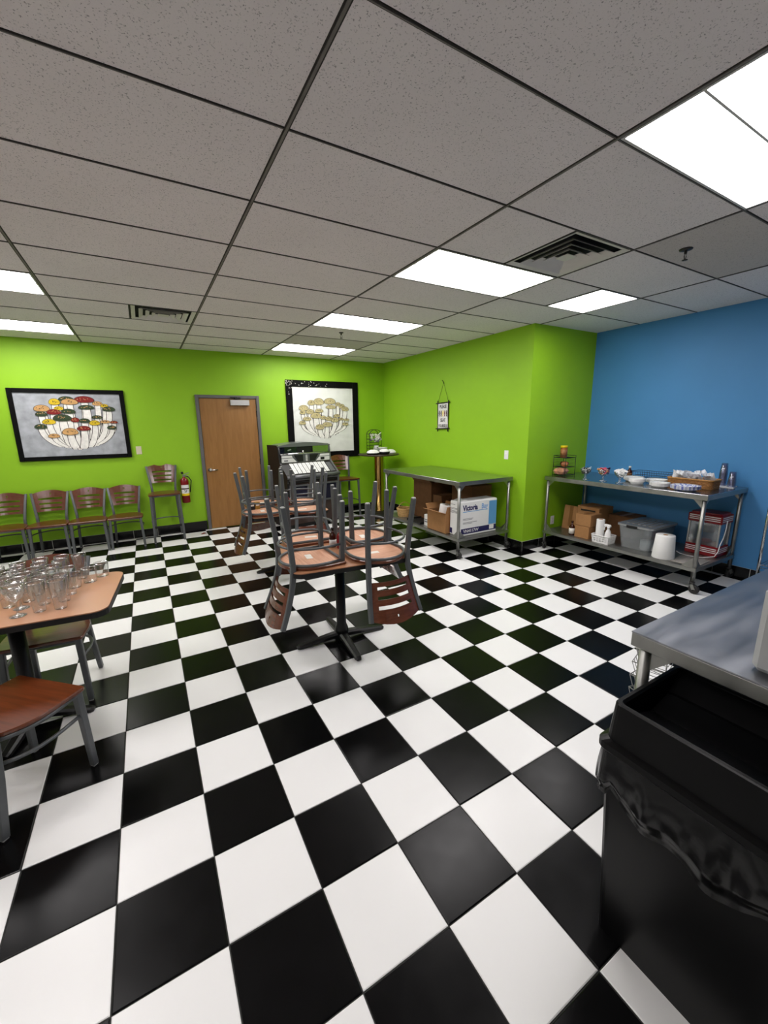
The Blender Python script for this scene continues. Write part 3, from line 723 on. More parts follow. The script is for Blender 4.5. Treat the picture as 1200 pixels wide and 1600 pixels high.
# ---- on top of the blue-side table
Z = 0.993
rk = thing('wire_shelf_rack', (5.00, 2.29, Z), 0.0, 'black three-tier wire rack at the left end of the blue-side table', 'rack')
q = MB(); hx, hy = 0.10, 0.09
for sx in (-1, 1):
    for sy in (-1, 1): q.tube([(sx*hx, sy*hy, 0.002), (sx*hx, sy*hy, 0.262)], 0.0035, m_wire_black, 6)
    q.tube([(sx*hx, -hy, 0.26), (sx*hx, hy, 0.26)], 0.003, m_wire_black, 6)
    for z in (0.16, 0.18, 0.20, 0.22, 0.24): q.tube([(sx*hx, -hy, z-0.03), (sx*hx, hy, z-0.03)], 0.0016, m_wire_black, 5)
q.tube([(-hx, hy, 0.26), (hx, hy, 0.26)], 0.003, m_wire_black, 6)
q.build('wire_frame', rk)
for z in (0.012, 0.115, 0.235):
    s_ = MB(); s_.tube([(-hx, -hy, z), (hx, -hy, z), (hx, hy, z), (-hx, hy, z)], 0.003, m_wire_black, 6, closed=True)
    for k in range(9): s_.tube([(-hx, -hy+2*hy*(k+.5)/9, z), (hx, -hy+2*hy*(k+.5)/9, z)], 0.0014, m_wire_black, 5)
    s_.build('wire_shelf', rk)
jr = thing('lidded_jar', (4.965, 2.285, Z+0.2385), 0, 'plastic jar of brown spread with a yellow lid on the wire rack', 'jar')
MB().lathe([(0, 0), (0.040, 0), (0.043, 0.004), (0.043, 0.118), (0.040, 0.126), (0, 0.126)], mat('brown_spread', (150, 92, 44), 0.3, var=0.15, scale=30), 18).build('jar_body', jr)
MB().lathe([(0.0435, 0.02), (0.0437, 0.02), (0.0437, 0.10), (0.0435, 0.10)], mat('jar_label', (150, 102, 62), 0.5, var=0.35, scale=40), 18).build('label', jr)
MB().lathe([(0, 0.124), (0.044, 0.124), (0.044, 0.146), (0.041, 0.149), (0, 0.149)], m_yellow, 18).build('lid', jr)
def pouch(name, c, rx, ry, rz_, m, label, rot=0.0):
    us = [-1+2*k/8 for k in range(9)]; vs = us
    f = lambda s: (lambda u, v: (u*rx, v*ry, s*rz_*(max(0, 1-u*u*u*u)*max(0, 1-v*v*v*v))**.5*(1+.15*sin(9*u+3*v)) ))
    b = MB()
    for s in (-1, 1):
        b.sheet(us, vs, f(s), 0.001, m)
    o = b.build(name, None, (c[0], c[1], c[2]+rz_*1.16), (0, 0, rot)); return tag(o, label, 'snack')
pouch('snack_packet', (4.945, 2.29, Z+0.016), 0.075, 0.075, 0.040, m_foil, 'orange and white bag of buns on the lowest tier of the wire rack', 0.1)
pouch('snack_packet', (4.955, 2.25, Z+0.119), 0.040, 0.040, 0.028, mat('snack_orange', (186, 112, 58), 0.4, var=0.3, scale=30), 'orange packet on the middle tier of the wire rack', 0.4)
pouch('snack_packet', (5.03, 2.31, Z+0.119), 0.045, 0.045, 0.028, mat('snack_dark_red', (96, 34, 24), 0.4, var=0.3, scale=30), 'dark red packet on the middle tier of the wire rack', -0.3)
def dessert_bowl(x, y, label):
    o = thing('glass_dessert_bowl', (x, y, Z), 0, label, 'bowl', 'stemmed glass bowls on the blue-side table')
    p = [(0, 0), (0.042, 0), (0.043, 0.005), (0.016, 0.014), (0.011, 0.03), (0.013, 0.055), (0.03, 0.068), (0.055, 0.095), (0.066, 0.128), (0.063, 0.128), (0.052, 0.098), (0.028, 0.073), (0, 0.068)]
    MB().lathe(p, m_glass, 24).build('bowl_glass', o)
    return o
def packets(x, y, n, cols, label, nm, rr=0.042, zz=0.085, s0=0.032, flat=False, cat='packets'):
    b = MB()
    for k in range(n):
        a = random.uniform(0, 2*pi); r_ = rr*random.random()**.5; t_ = k/n
        R = Matrix.Rotation(random.uniform(0, pi), 3, 'Z') @ Matrix.Rotation(random.uniform(-1.0, 1.0), 3, 'X') @ Matrix.Rotation(random.uniform(-.6, .6), 3, 'Y')
        b.box((r_*cos(a)*(1+.15*t_), r_*sin(a)*(1+.15*t_), zz+t_*0.062), (s0*1.35, s0, 0.005 if not flat else 0.012), random.choice(cols), R=R)
    o = b.build(nm, None, (x, y, Z)); tag(o, label, cat, kind='stuff'); return o
dessert_bowl(4.885, 1.90, 'stemmed glass bowl of dark packets, left of the three')
packets(4.885, 1.90, 26, [m_ink_black, m_ink_grey, m_ink_black, m_white_card], 'dark and silver packets heaped in the left glass bowl', 'condiment_packets', 0.038, 0.080)
dessert_bowl(4.925, 1.70, 'stemmed glass bowl of colourful packets, middle of the three')
packets(4.925, 1.70, 46, [m_white_card, m_white_card, mat('packet_orange', (214, 148, 60), 0.5, var=.05), mat('packet_pink', (206, 70, 96), 0.5, var=.05), m_ink_navy, m_tape], 'colourful sweetener and tea packets heaped in the middle glass bowl', 'sweetener_packets', 0.046, 0.085)
dessert_bowl(4.905, 1.49, 'stemmed glass bowl of white creamers, right of the three')
packets(4.905, 1.49, 34, [m_white_card, m_white_plastic], 'white creamer tubs heaped in the right glass bowl', 'creamer_tubs', 0.044, 0.085, 0.030, True)
bottle('syrup_bottle', (5.33, 1.625, Z), 0.032, 0.155, m_amber, 'dark amber bottle with a white cap beside the wire tray', capm=m_white_plastic, lab=m_kraft_dark)
ORD = ['lowest', 'second from the bottom', 'third from the bottom', 'fourth from the bottom', 'fifth from the bottom', 'sixth from the bottom', 'seventh from the bottom', 'eighth from the bottom']
def nth(k, n): return 'topmost' if k == n-1 else ORD[k]
def plate_stack(x, y, n, r_, label, m, name='plate', dz=0.006, deep=0.018, group=None, z0=Z):
    for k in range(n):
        b = MB(); b.lathe([(0, 0.0), (r_*0.68, 0.0), (r_*0.8, deep*.6), (r_, deep), (r_*1.0, deep+0.003), (r_*0.78, deep*.6+0.004), (r_*0.66, 0.003), (0, 0.003)], m, 28)
        o = b.build(name, None, (x+random.uniform(-.002, .002), y+random.uniform(-.002, .002), z0+0.0005+k*dz))
        tag(o, label+', '+nth(k, n), 'plate', group or label)
plate_stack(4.985, 1.345, 4, 0.085, 'white foam bowl in the plain stack behind the table edge', m_white_plastic, 'foam_bowl', 0.009, 0.034, 'nested white foam bowls')
m_pat = mat('paper_plate_grey_pattern', (226, 226, 224), 0.6, var=0.1, scale=55)
plate_stack(4.955, 1.09, 7, 0.094, 'white paper plate with grey pattern, stack near the wicker basket', m_pat, 'paper_plate', 0.005, 0.018, 'stacked grey-patterned paper plates')
plate_stack(5.17, 1.225, 5, 0.105, 'pale lace-edged paper plate in the right rear stack', m_pat, 'lace_plate', 0.007, 0.022, 'right rear stack of pale plates')
plate_stack(5.16, 1.475, 5, 0.105, 'pale lace-edged paper plate in the left rear stack', m_pat, 'lace_plate', 0.007, 0.024, 'left rear stack of pale plates')
m_bluepat = bpy.data.materials.new('blue_white_transfer_pattern'); m_bluepat.use_nodes = True
nt = m_bluepat.node_tree; bb = nt.nodes['Principled BSDF']; bb.inputs['Roughness'].default_value = 0.3
tc = nt.nodes.new('ShaderNodeTexCoord'); vo = nt.nodes.new('ShaderNodeTexVoronoi'); vo.inputs['Scale'].default_value = 42; nt.links.new(tc.outputs['Object'], vo.inputs['Vector'])
rp = nt.nodes.new('ShaderNodeValToRGB'); rp.color_ramp.elements[0].position = 0.35; rp.color_ramp.elements[0].color = (*s2l((70, 92, 190)), 1); rp.color_ramp.elements[1].position = 0.5; rp.color_ramp.elements[1].color = (*s2l((232, 234, 240)), 1)
nt.links.new(vo.outputs['Distance'], rp.inputs[0]); nt.links.new(rp.outputs[0], bb.inputs['Base Color'])
plate_stack(4.945, 0.845, 5, 0.128, 'blue and white patterned plate in front of the wicker basket', m_bluepat, 'patterned_plate', 0.007, 0.020, 'stacked blue and white patterned plates')
wt = thing('wire_tray', (5.39, 1.36, Z), 0, 'black wire tray along the blue wall behind the pale plates', 'tray'); b = MB(); hx, hy = 0.10, 0.235
for z, e in ((0.004, 0.88), (0.05, 0.94), (0.10, 1.0)):
    b.tube([(a*e, c*e, z) for a, c in rrect(hx, hy, 0.04, 4)], 0.003, m_wire_black, 6, closed=True)
for k in range(16):
    y = -hy*0.85+2*hy*0.85*k/15
    for s in (-1, 1): b.tube([(s*hx*0.88, y*0.95, 0.004), (s*hx, y, 0.10)], 0.0015, m_wire_black, 5)
    b.tube([(-hx*0.88, y*0.95, 0.004), (hx*0.88, y*0.95, 0.004)], 0.0015, m_wire_black, 5)
b.build('wire_frame', wt)
wk = thing('wicker_tray', (5.235, 0.905, Z), 0, 'long brown wicker basket full of wrapped cutlery', 'basket')
def woven(hx, hy, h, n, m):
    b = MB()
    for k in range(n):
        z = h*(k+.5)/n; pts = []
        o = rrect(hx+0.006*k/n, hy+0.006*k/n, 0.03, 5); L = len(o)
        dense = []
        for i in range(L):
            a, c = Vector(o[i]), Vector(o[(i+1) % L]); sg = max(1, int((c-a).length/0.028))
            for s in range(sg): dense.append(a.lerp(c, s/sg))
        for i, pnt in enumerate(dense):
            nn = pnt.normalized(); off = 0.0028*(1 if (i+k) % 2 else -1); pts.append((pnt.x+nn.x*off, pnt.y+nn.y*off, z))
        b.tube(pts, h/n*0.52, m, 5, closed=True)
    b.box((0, 0, 0.004), (2*hx-.01, 2*hy-.01, 0.008), m)
    return b
woven(0.095, 0.20, 0.085, 7, m_wicker).build('basket_body', wk)
MB().tube([(a, c, 0.090) for a, c in rrect(0.104, 0.209, 0.03, 5)], 0.008, mat('wicker_rim', (176, 128, 70), 0.6, var=0.2, scale=60), 8, closed=True).build('rim', wk)
m_wrap = mat('clear_wrap_cutlery', (240, 243, 248), 0.22, var=0.06, scale=30, alpha=1)
CN = 'first second third fourth fifth sixth seventh eighth ninth tenth eleventh twelfth thirteenth fourteenth fifteenth sixteenth seventeenth eighteenth nineteenth twentieth twenty-first twenty-second'.split(); cuts = []
for k in range(22):
    yy = -0.175+0.35*k/21 + random.uniform(-.006, .006)
    if 0.01 < yy < 0.045: continue
    L = random.uniform(0.14, 0.185) + (0.02 if k < 9 else 0); R = Matrix.Rotation(random.uniform(-.55, .35), 3, 'X') @ Matrix.Rotation(random.uniform(.35, 1.35), 3, 'Y') @ Matrix.Rotation(random.uniform(-.5, .5), 3, 'X')
    b = MB(); us = [-1+2*i/6 for i in range(7)]; vs = [-1, -.4, .4, 1]
    for s in (-1, 1):
        b.sheet(us, vs, lambda u, v: tuple(R @ Vector((u*L/2, v*0.022, s*(0.009+.003*sin(7*u+k))*(1-v*v)*(1-u**4)+.005*sin(5*u+2*k)))), 0.0006, m_wrap)
    o = b.build('wrapped_cutlery', None, (5.225+random.uniform(-.05, .04), 0.905+yy, Z+0.098+random.uniform(-.008, .012))); cuts.append(o); tag(o, 'wrapped plastic cutlery set in the long wicker basket, %s from its right end' % CN[len(cuts)-1], 'cutlery', 'wrapped cutlery sets in the wicker basket')
nk = MB(); nk.box((0, 0, 0.002), (0.20, 0.17, 0.004), m_paper, rz=0.2); tag(nk.build('paper_napkin', None, (5.52, 0.73, Z+0.0005)), 'white paper napkin under the upturned tumblers', 'napkin')
m_tumbler = thin_mat('smoky_tumbler', (226, 228, 238), (150, 156, 190), 0.08, 0.05, 1.8)
def tumblers(x, y, n, dz, label, grp):
    for k in range(n):
        b = MB(); b.lathe([(0.037, 0), (0.038, 0.002), (0.027, 0.118), (0, 0.120), (0, 0.116), (0.025, 0.114), (0.0355, 0.002), (0.037, 0)], m_tumbler, 18)
        tag(b.build('plastic_tumbler', None, (x, y, Z+0.0052+k*dz)), label+', '+nth(k, n), 'tumbler', grp)
tumblers(5.535, 0.765, 6, 0.024, 'upturned clear tumbler in the taller nested stack', 'taller stack of nested tumblers')
tumblers(5.50, 0.67, 3, 0.020, 'upturned clear tumbler in the shorter nested stack', 'shorter stack of nested tumblers')

# ---- under the blue-side table
kp = MB(); kp.box((0, 0, 0.16), (0.006, 0.22, 0.32), m_kraft, ch=0.001); o = kp.build('kraft_sheet', None, (5.10, 2.215, GS+0.003), (0, 0.12, 0)); tag(o, 'flat kraft cardboard sheet leaning at the left of the lower shelf', 'cardboard')
MB().box((-0.0035, 0.0, 0.18), (0.0008, 0.05, 0.28), m_tape).build('tape', o)
bottle('brown_bottle', (4.885, 2.02, GS+0.001), 0.034, 0.185, m_amber, 'small brown bottle with a white label in front of the kraft sheet', capm=m_amber, lh=(0.12, 0.5))
carton('kraft_box', (4.955, 1.865, GS+0.001), (0.20, 0.19, 0.150), 'plain kraft box, lower of the two stacked beside the brown bottle')
carton('kraft_box', (4.96, 1.858, GS+0.156), (0.21, 0.20, 0.145), 'plain kraft box, upper of the two stacked beside the brown bottle')
sb = carton('slotted_kraft_box', (5.26, 1.97, GS+0.001), (0.30, 0.30, 0.345), 'larger kraft box with a dark slot behind the two stacked ones')
MB().box((-0.1504, 0.0, 0.30), (0.0008, 0.20, 0.022), m_ink_black).build('dark_slot', sb)  # flat black bar paints in the shade inside the slot
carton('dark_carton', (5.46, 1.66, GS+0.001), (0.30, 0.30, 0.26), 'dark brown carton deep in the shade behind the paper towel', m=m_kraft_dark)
wbk = thing('white_caddy', (4.90, 1.605, GS+0.001), 0, 'white plastic basket holding paper towel and a spray bottle', 'basket')
b = MB(); hx, hy, hh = 0.080, 0.105, 0.095
ys = [-1, -.86, -.66, -.5, -.3, -.14, .06, .22, .42, .58, .78, 1]; zs_ = [0, .2, .38, .48, .66, .76, 1]
hole = lambda i, j: not (i in (1, 3, 5, 7, 9) and j in (1, 3, 5) and i < 10) if True else True
for s in (-1, 1):
    b.sheet(ys, zs_, lambda u, v: (s*(hx-0.012*(1-v)), u*(hy-0.010*(1-v)), v*hh), 0.003, m_white_plastic, hole, nrm=(1, 0, 0))
    b.sheet(ys, zs_, lambda u, v: (u*(hx-0.012*(1-v)), s*(hy-0.010*(1-v)), v*hh), 0.003, m_white_plastic, hole, nrm=(0, 1, 0))
b.box((0, 0, 0.002), (0.136, 0.19, 0.004), m_white_plastic); b.build('basket_wall', wbk)
MB().tube([(a, c, hh) for a, c in rrect(hx+.004, hy+.004, 0.02, 4)], 0.006, m_white_plastic, 6, closed=True).build('rim', wbk)
plain_roll('paper_towel_roll', (4.895, 1.655, GS+0.006), 0.046, 0.046, 0.27, 'white paper towel roll standing in the white plastic basket', cat='paper towel')
sp = thing('spray_bottle', (4.90, 1.555, GS+0.006), 0, 'white trigger spray bottle in the white plastic basket', 'spray bottle')
MB().lathe([(0, 0), (0.036, 0), (0.038, 0.01), (0.037, 0.10), (0.025, 0.145), (0.013, 0.165), (0.013, 0.18), (0, 0.18)], m_white_plastic, 16).build('bottle_body', sp)
b = MB(); b.box((0, 0.015, 0.208), (0.026, 0.085, 0.032), m_white_plastic, ch=0.008); b.lathe([(0, 0.176), (0.016, 0.176), (0.016, 0.196), (0, 0.196)], m_white_plastic, 12); b.build('spray_head', sp)
MB().sq([(0, 0.04, 0.195), (0, 0.052, 0.175), (0, 0.048, 0.15)], 0.012, 0.006, m_white_plastic, up=(1, 0, 0), c=0.001).build('trigger', sp)
m_tote = thin_mat('translucent_tote_plastic', (226, 230, 232), (200, 204, 206), 0.17, 0.2, 1.2)
m_totelid = thin_mat('frosted_tote_lid', (214, 218, 220), (190, 194, 196), 0.45, 0.25, 1.0)
tt = thing('storage_tote', (5.165, 1.265, GS+0.001), 0, 'clear plastic storage tote with frosted lid and black latch', 'storage box')
b = MB(); hx, hy, hh = 0.27, 0.185, 0.255
lo, hi = rrect(hx-.03, hy-.03, .04, 4), rrect(hx, hy, .04, 4); n = len(lo)
lo2, hi2 = rrect(hx-.033, hy-.033, .038, 4), rrect(hx-.003, hy-.003, .038, 4)
vs = [(a, c, 0) for a, c in lo] + [(a, c, hh) for a, c in hi] + [(a, c, hh) for a, c in hi2] + [(a, c, .003) for a, c in lo2]
fs = [(q_*n+i, q_*n+(i+1) % n, (q_+1)*n+(i+1) % n, (q_+1)*n+i) for q_ in range(3) for i in range(n)] + [tuple(range(n))[::-1], tuple(range(3*n, 4*n))]
b.add(vs, fs, m_tote); b.build('tote_body', tt)
b = MB(); b.prism(rrect(hx+.012, hy+.012, .045, 5), hh, hh+0.022, m_totelid)
for k in range(5): b.box((0, -0.12+0.06*k, hh+0.024), (0.36, 0.03, 0.006), m_totelid, ch=.002)
b.build('lid', tt)
MB().box((-hx-0.012, 0.02, hh+0.004), (0.012, 0.12, 0.030), m_ink_black, ch=.003).build('latch', tt)
it = MB(); it.lathe([(0, 0), (0.07, 0), (0.075, 0.01), (0.075, 0.10), (0, 0.10)], m_white_plastic, 18); o = it.build('white_tub', None, (5.03, 1.17, GS+0.006)); tag(o, 'white tub seen through the wall of the clear tote', 'tub')
plain_roll('towel_roll', (4.905, 0.945, GS+0.001), 0.104, 0.088, 0.245, 'large white roll of towels standing alone on the lower shelf')
cs = MB(); cs.box((0, 0, 0.003), (0.30, 0.24, 0.006), mat('grey_board', (150, 146, 140), 0.7, var=.06)); tag(cs.build('grey_board', None, (5.0, 0.735, GS+0.001), (0, 0, 0.05)), 'flat grey board lying at the right of the lower shelf', 'board')
# popcorn machine
pm = thing('popcorn_machine', (5.45, 0.785, GS+0.001), 0, 'red and glass tabletop popcorn machine with white stripes on the lower shelf', 'popcorn machine')
W_, D_ = 0.125, 0.15
b = MB(); b.box((0, 0, 0.055), (2*W_, 2*D_, 0.11), m_red, ch=.006); b.build('base', pm)
b = MB(); b.box((0, 0, 0.40), (2*W_+.01, 2*D_+.01, 0.09), m_red, ch=.006); b.prism([(a, c) for a, c in rrect(W_-.01, D_-.01, .03, 3)], 0.445, 0.462, m_red); b.build('canopy', pm)
for z0 in (0.045, 0.385):
    s_ = MB()
    for k in range(3):
        s_.box((-W_-.0056 if z0 > .2 else -W_-.0006, 0, z0+0.02*k), (0.001, 2*D_-.02, 0.008), m_white_card)
        s_.box((0, -D_-.0056 if z0 > .2 else -D_-.0006, z0+0.02*k), (2*W_-.02, 0.001, 0.008), m_white_card)
    s_.build('white_stripes', pm)
for sx in (-1, 1):
    for sy in (-1, 1): MB().box((sx*(W_-.012), sy*(D_-.012), 0.2325), (0.016, 0.016, 0.245), m_alu, ch=.002).build('post', pm)
gmb = MB()
for s in (-1, 1): gmb.box((s*(W_-.012), 0, 0.2325), (0.003, 2*D_-.045, 0.243), m_glass); gmb.box((0, s*(D_-.012), 0.2325), (2*W_-.045, 0.003, 0.243), m_glass)
gmb.build('glass_pane', pm)
k_ = MB(); k_.lathe([(0, 0.235), (0.055, 0.235), (0.06, 0.245), (0.06, 0.30), (0.02, 0.318), (0.012, 0.352), (0, 0.352)], m_steel_dull, 14, (0.01, 0.01, 0)); k_.build('kettle', pm)
MB().box((-.03, .0, 0.14), (.09, .10, .05), m_red, ch=.02).build('scoop_tray', pm)
cord = [(5.40, 0.615, 0.66), (5.385, 0.612, 0.56), (5.35, 0.61, 0.48), (5.30, 0.61, 0.42), (5.28, 0.61, 0.35), (5.24, 0.62, 0.30), (5.18, 0.70, 0.276), (5.14, 0.82, 0.275), (5.16, 0.90, 0.274), (5.22, 0.96, 0.272)]
tag(MB().tube(cord, 0.0045, m_white_plastic, 6).build('power_cord'), 'white power cord trailing from the red popcorn machine', 'cord')

# ---- the right foreground
ws_ = thing('wire_shelving', (5.50, 0.075, 0), 0, 'chrome wire shelving post at the right edge against the blue wall', 'shelving')
for sx in (-1, 1):
    for sy in (-1, 1): MB().tube([(sx*0.15, sy*0.22, 0.0), (sx*0.15, sy*0.22, 1.25)], 0.0125, m_chrome, 10).build('post', ws_)
for z in (0.29, 0.90):
    b = MB()
    for dz in (0, -0.028): b.tube([(-0.15, -0.22, z+dz), (0.15, -0.22, z+dz), (0.15, 0.22, z+dz), (-0.15, 0.22, z+dz)], 0.0035, m_chrome, 6, closed=True)
    for k in range(14): b.tube([(-0.15, -0.20+0.4*k/13, z), (0.15, -0.20+0.4*k/13, z)], 0.002, m_chrome, 5)
    b.build('wire_shelf', ws_)
gb = thing('grey_plastic_box', (1.757, -0.905, 0.9905), 0, 'grey rounded plastic case standing on the foreground work table', 'case')
b = MB(); b.box((0, 0, 0.125), (0.13, 0.27, 0.25), mat('grey_case_plastic', (176, 177, 178), 0.5, var=.03), ch=.016); b.build('case_body', gb)
MB().box((-0.0655, 0.085, 0.125), (0.002, 0.003, 0.22), m_ink_grey).build('seam', gb)
wr = thing('wire_rack', (2.06, -0.375, 0), 0, 'tangle of thin wire racks standing behind the foreground work table', 'rack')
for k in range(5):
    b = MB(); z = 0.44+0.075*k; rz = 0.25*(k-2)
    R = Matrix.Rotation(rz, 3, 'Z')
    P = lambda a, c, h: tuple(R @ Vector((a, c, h)))
    b.tube([P(-0.04, 0.078, z), P(0.07, 0.078, z), P(0.07, -0.05, z), P(-0.04, -0.05, z)], 0.0025, m_steel_dull, 6, closed=True)
    for q_ in range(5): b.tube([P(-0.04+0.0275*q_, 0.078, z), P(-0.04+0.0275*q_, 0.06, z-0.05), P(-0.04+0.0275*q_, -0.04, z-0.05), P(-0.04+0.0275*q_, -0.05, z)], 0.0018, m_steel_dull, 5)
    b.build('wire_basket', wr)
b = MB()
for sx in (-0.045, 0.075): b.tube([(sx, -0.06, 0.003), (sx, -0.06, 0.76)], 0.003, m_steel_dull, 6)
for sx in (-0.045, 0.075): b.tube([(sx, -0.06, 0.003), (sx, 0.07, 0.003)], 0.003, m_steel_dull, 6)
b.build('stand', wr)
# the bin
bn = thing('trash_bin', (1.60, -0.84, 0), 0, 'tall rectangular black bin with liner and swing-lid hopper in the right foreground', 'bin')
X0, Y0 = 0.165, 0.265     # half sizes at floor
def ringpts(hx, hy, z, r=0.03, n=4): return [(a, c, z) for a, c in rrect(hx, hy, r, n)]
def loft(rings, m, capb=True, capt=False, b=None, flip=False):
    b = b or MB(); n = len(rings[0]); vs = [p for r_ in rings for p in r_]
    fs = [(q*n+i, q*n+(i+1) % n, (q+1)*n+(i+1) % n, (q+1)*n+i) for q in range(len(rings)-1) for i in range(n)]
    if capb: fs.append(tuple(range(n))[::-1])
    if capt: fs.append(tuple(range((len(rings)-1)*n, len(rings)*n)))
    return b.add(vs, fs, m)
loft([ringpts(X0, Y0, 0), ringpts(X0+.03, Y0+.03, 0.70), ringpts(X0+.026, Y0+.026, 0.70), ringpts(X0-.004, Y0-.004, 0.01)], m_black_plastic).build('bin_body', bn)
# liner skirt folded over the rim
us = []; ringsl = []
for lv in range(15):
    t = lv/14; pts = []
    base = rrect(X0+.034, Y0+.034, 0.03, 7); dense = []
    for i in range(len(base)):
        a, c = Vector(base[i]), Vector(base[(i+1) % len(base)]); sg = max(1, int((c-a).length/0.012))
        for s in range(sg): dense.append(a.lerp(c, s/sg))
    for i, pnt in enumerate(dense):
        nn = pnt.normalized(); ph = i/len(dense)*2*pi
        drop = 0.165+0.035*sin(3*ph+1.0)+0.018*sin(11*ph)
        if pnt.y > Y0-0.02 and pnt.x < 0.02: drop += 0.035
        out = 0.003 + t*(0.012+0.005*sin(17*ph)+0.0035*sin(29*ph+2)) + 0.014*sin(t*pi)*(0.6+0.4*sin(7*ph+.5))
        if t > .85: out *= 0.55
        pts.append((pnt.x+nn.x*out, pnt.y+nn.y*out*0.8, 0.712 - t*drop))
    ringsl.append(pts)
lm = loft(ringsl, m_liner, capb=False); lm.sm = [True]*len(lm.f); lm.build('bin_liner', bn)
hx, hy = X0+.042, Y0+.040
def lidring(hx, hy, z, r=0.03, far=0.0):
    return [((x if x < 0 else x*(hx-far)/hx), y, z) for x, y, z in ringpts(hx, hy, z, r)]
lid = loft([lidring(hx, hy, 0.700), lidring(hx+.004, hy+.004, 0.706), lidring(hx+.004, hy+.004, 0.726), lidring(hx-.006, hy-.006, 0.732), lidring(hx-.014, hy-.012, 0.736), lidring(hx-.020, hy-.024, 0.856, .022), lidring(hx-.023, hy-.027, 0.860, .02), lidring(hx-.033, hy-.037, 0.860, .018), lidring(hx-.039, hy-.043, 0.852, .018), lidring(hx-.047, hy-.048, 0.800, .02, 0.055), lidring(hx-.050, hy-.050, 0.770, .02, 0.058)], m_black_plastic, capb=False)
lid.build('hopper_lid', bn)
sw = MB(); wx, wy = hx-.061, hy-.058
sw.sheet([-1, -.86, -.80, 0, .80, .86, 1], [-1, -.9, .9, 1], lambda u, v: (u*(wx-.028)-.026, v*wy, 0.815-(0.018 if abs(u) > .85 else 0.0)-0.03*(1-abs(u))), 0.004, m_black_plastic, nrm=(0, 0, 1)); sw.build('swing_flap', bn)
# ------------------------------------------------------------------ pictures on the far wall
ARTA = [(0.359, 0.861, 0.104, 0.106, 'y'), (0.472, 0.906, 0.142, 0.089, 'g'), (0.499, 0.865, 0.158, 0.098, 't'), (0.642, 0.903, 0.191, 0.109, 'r'), (0.766, 0.843, 0.098, 0.073, 't'), (0.834, 0.808, 0.077, 0.055, 'y'), (0.234, 0.759, 0.143, 0.108, 't'), (0.39, 0.762, 0.088, 0.064, 'y'), (0.221, 0.672, 0.104, 0.08, 'g'), (0.339, 0.703, 0.13, 0.088, 'r'), (0.475, 0.714, 0.13, 0.082, 'g'), (0.651, 0.78, 0.148, 0.076, 'g'), (0.873, 0.752, 0.126, 0.085, 'g'), (0.408, 0.609, 0.171, 0.115, 'g'), (0.526, 0.577, 0.083, 0.079, 'r'), (0.615, 0.563, 0.105, 0.076, 'g'), (0.742, 0.621, 0.105, 0.058, 'g'), (0.279, 0.551, 0.122, 0.087, 'y'), (0.711, 0.526, 0.105, 0.087, 'y'), (0.818, 0.544, 0.099, 0.055, 't'), (0.906, 0.537, 0.077, 0.048, 'r'), (0.197, 0.476, 0.111, 0.079, 'g'), (0.46, 0.387, 0.15, 0.117, 't'), (0.596, 0.439, 0.131, 0.083, 'r'), (0.877, 0.448, 0.094, 0.07, 'g'), (0.303, 0.327, 0.106, 0.07, 't')]
ARTB = [(0.293, 0.764, 0.112, 0.08), (0.416, 0.781, 0.167, 0.107), (0.601, 0.79, 0.19, 0.098), (0.739, 0.746, 0.101, 0.063), (0.805, 0.715, 0.101, 0.074), (0.86, 0.673, 0.123, 0.074), (0.167, 0.683, 0.151, 0.089), (0.148, 0.619, 0.095, 0.064), (0.266, 0.629, 0.123, 0.08), (0.417, 0.644, 0.134, 0.061), (0.615, 0.702, 0.168, 0.062), (0.359, 0.569, 0.168, 0.096), (0.211, 0.519, 0.129, 0.06), (0.135, 0.459, 0.107, 0.061), (0.481, 0.537, 0.101, 0.061), (0.576, 0.521, 0.112, 0.072), (0.677, 0.5, 0.124, 0.078), (0.712, 0.567, 0.112, 0.052), (0.784, 0.514, 0.09, 0.042), (0.879, 0.503, 0.096, 0.043), (0.855, 0.434, 0.107, 0.055), (0.54, 0.429, 0.169, 0.077), (0.415, 0.391, 0.141, 0.086)]
m_canvas_g = mat('canvas_grey', (166, 170, 176), 0.85, var=0.22, scale=9, bump=0.2, bscale=90)
m_canvas_w = mat('canvas_white', (226, 228, 222), 0.85, var=0.06, scale=6, bump=0.2, bscale=90)
m_stem = mat('paint_stem_white', (236, 234, 228), 0.8, var=0.10, scale=30)
m_line = mat('paint_outline_dark', (52, 44, 36), 0.8, var=0.2)
PAINT = {'y': mat('paint_yellow', (206, 176, 28), 0.7, var=0.15, scale=30), 'g': mat('paint_dark_green', (44, 62, 36), 0.7, var=0.2, scale=30), 't': mat('paint_tan', (196, 152, 96), 0.7, var=0.12, scale=30), 'r': mat('paint_dark_red', (122, 22, 18), 0.7, var=0.2, scale=30), 'b': mat('paint_beige', (186, 174, 128), 0.8, var=0.2, scale=40)}
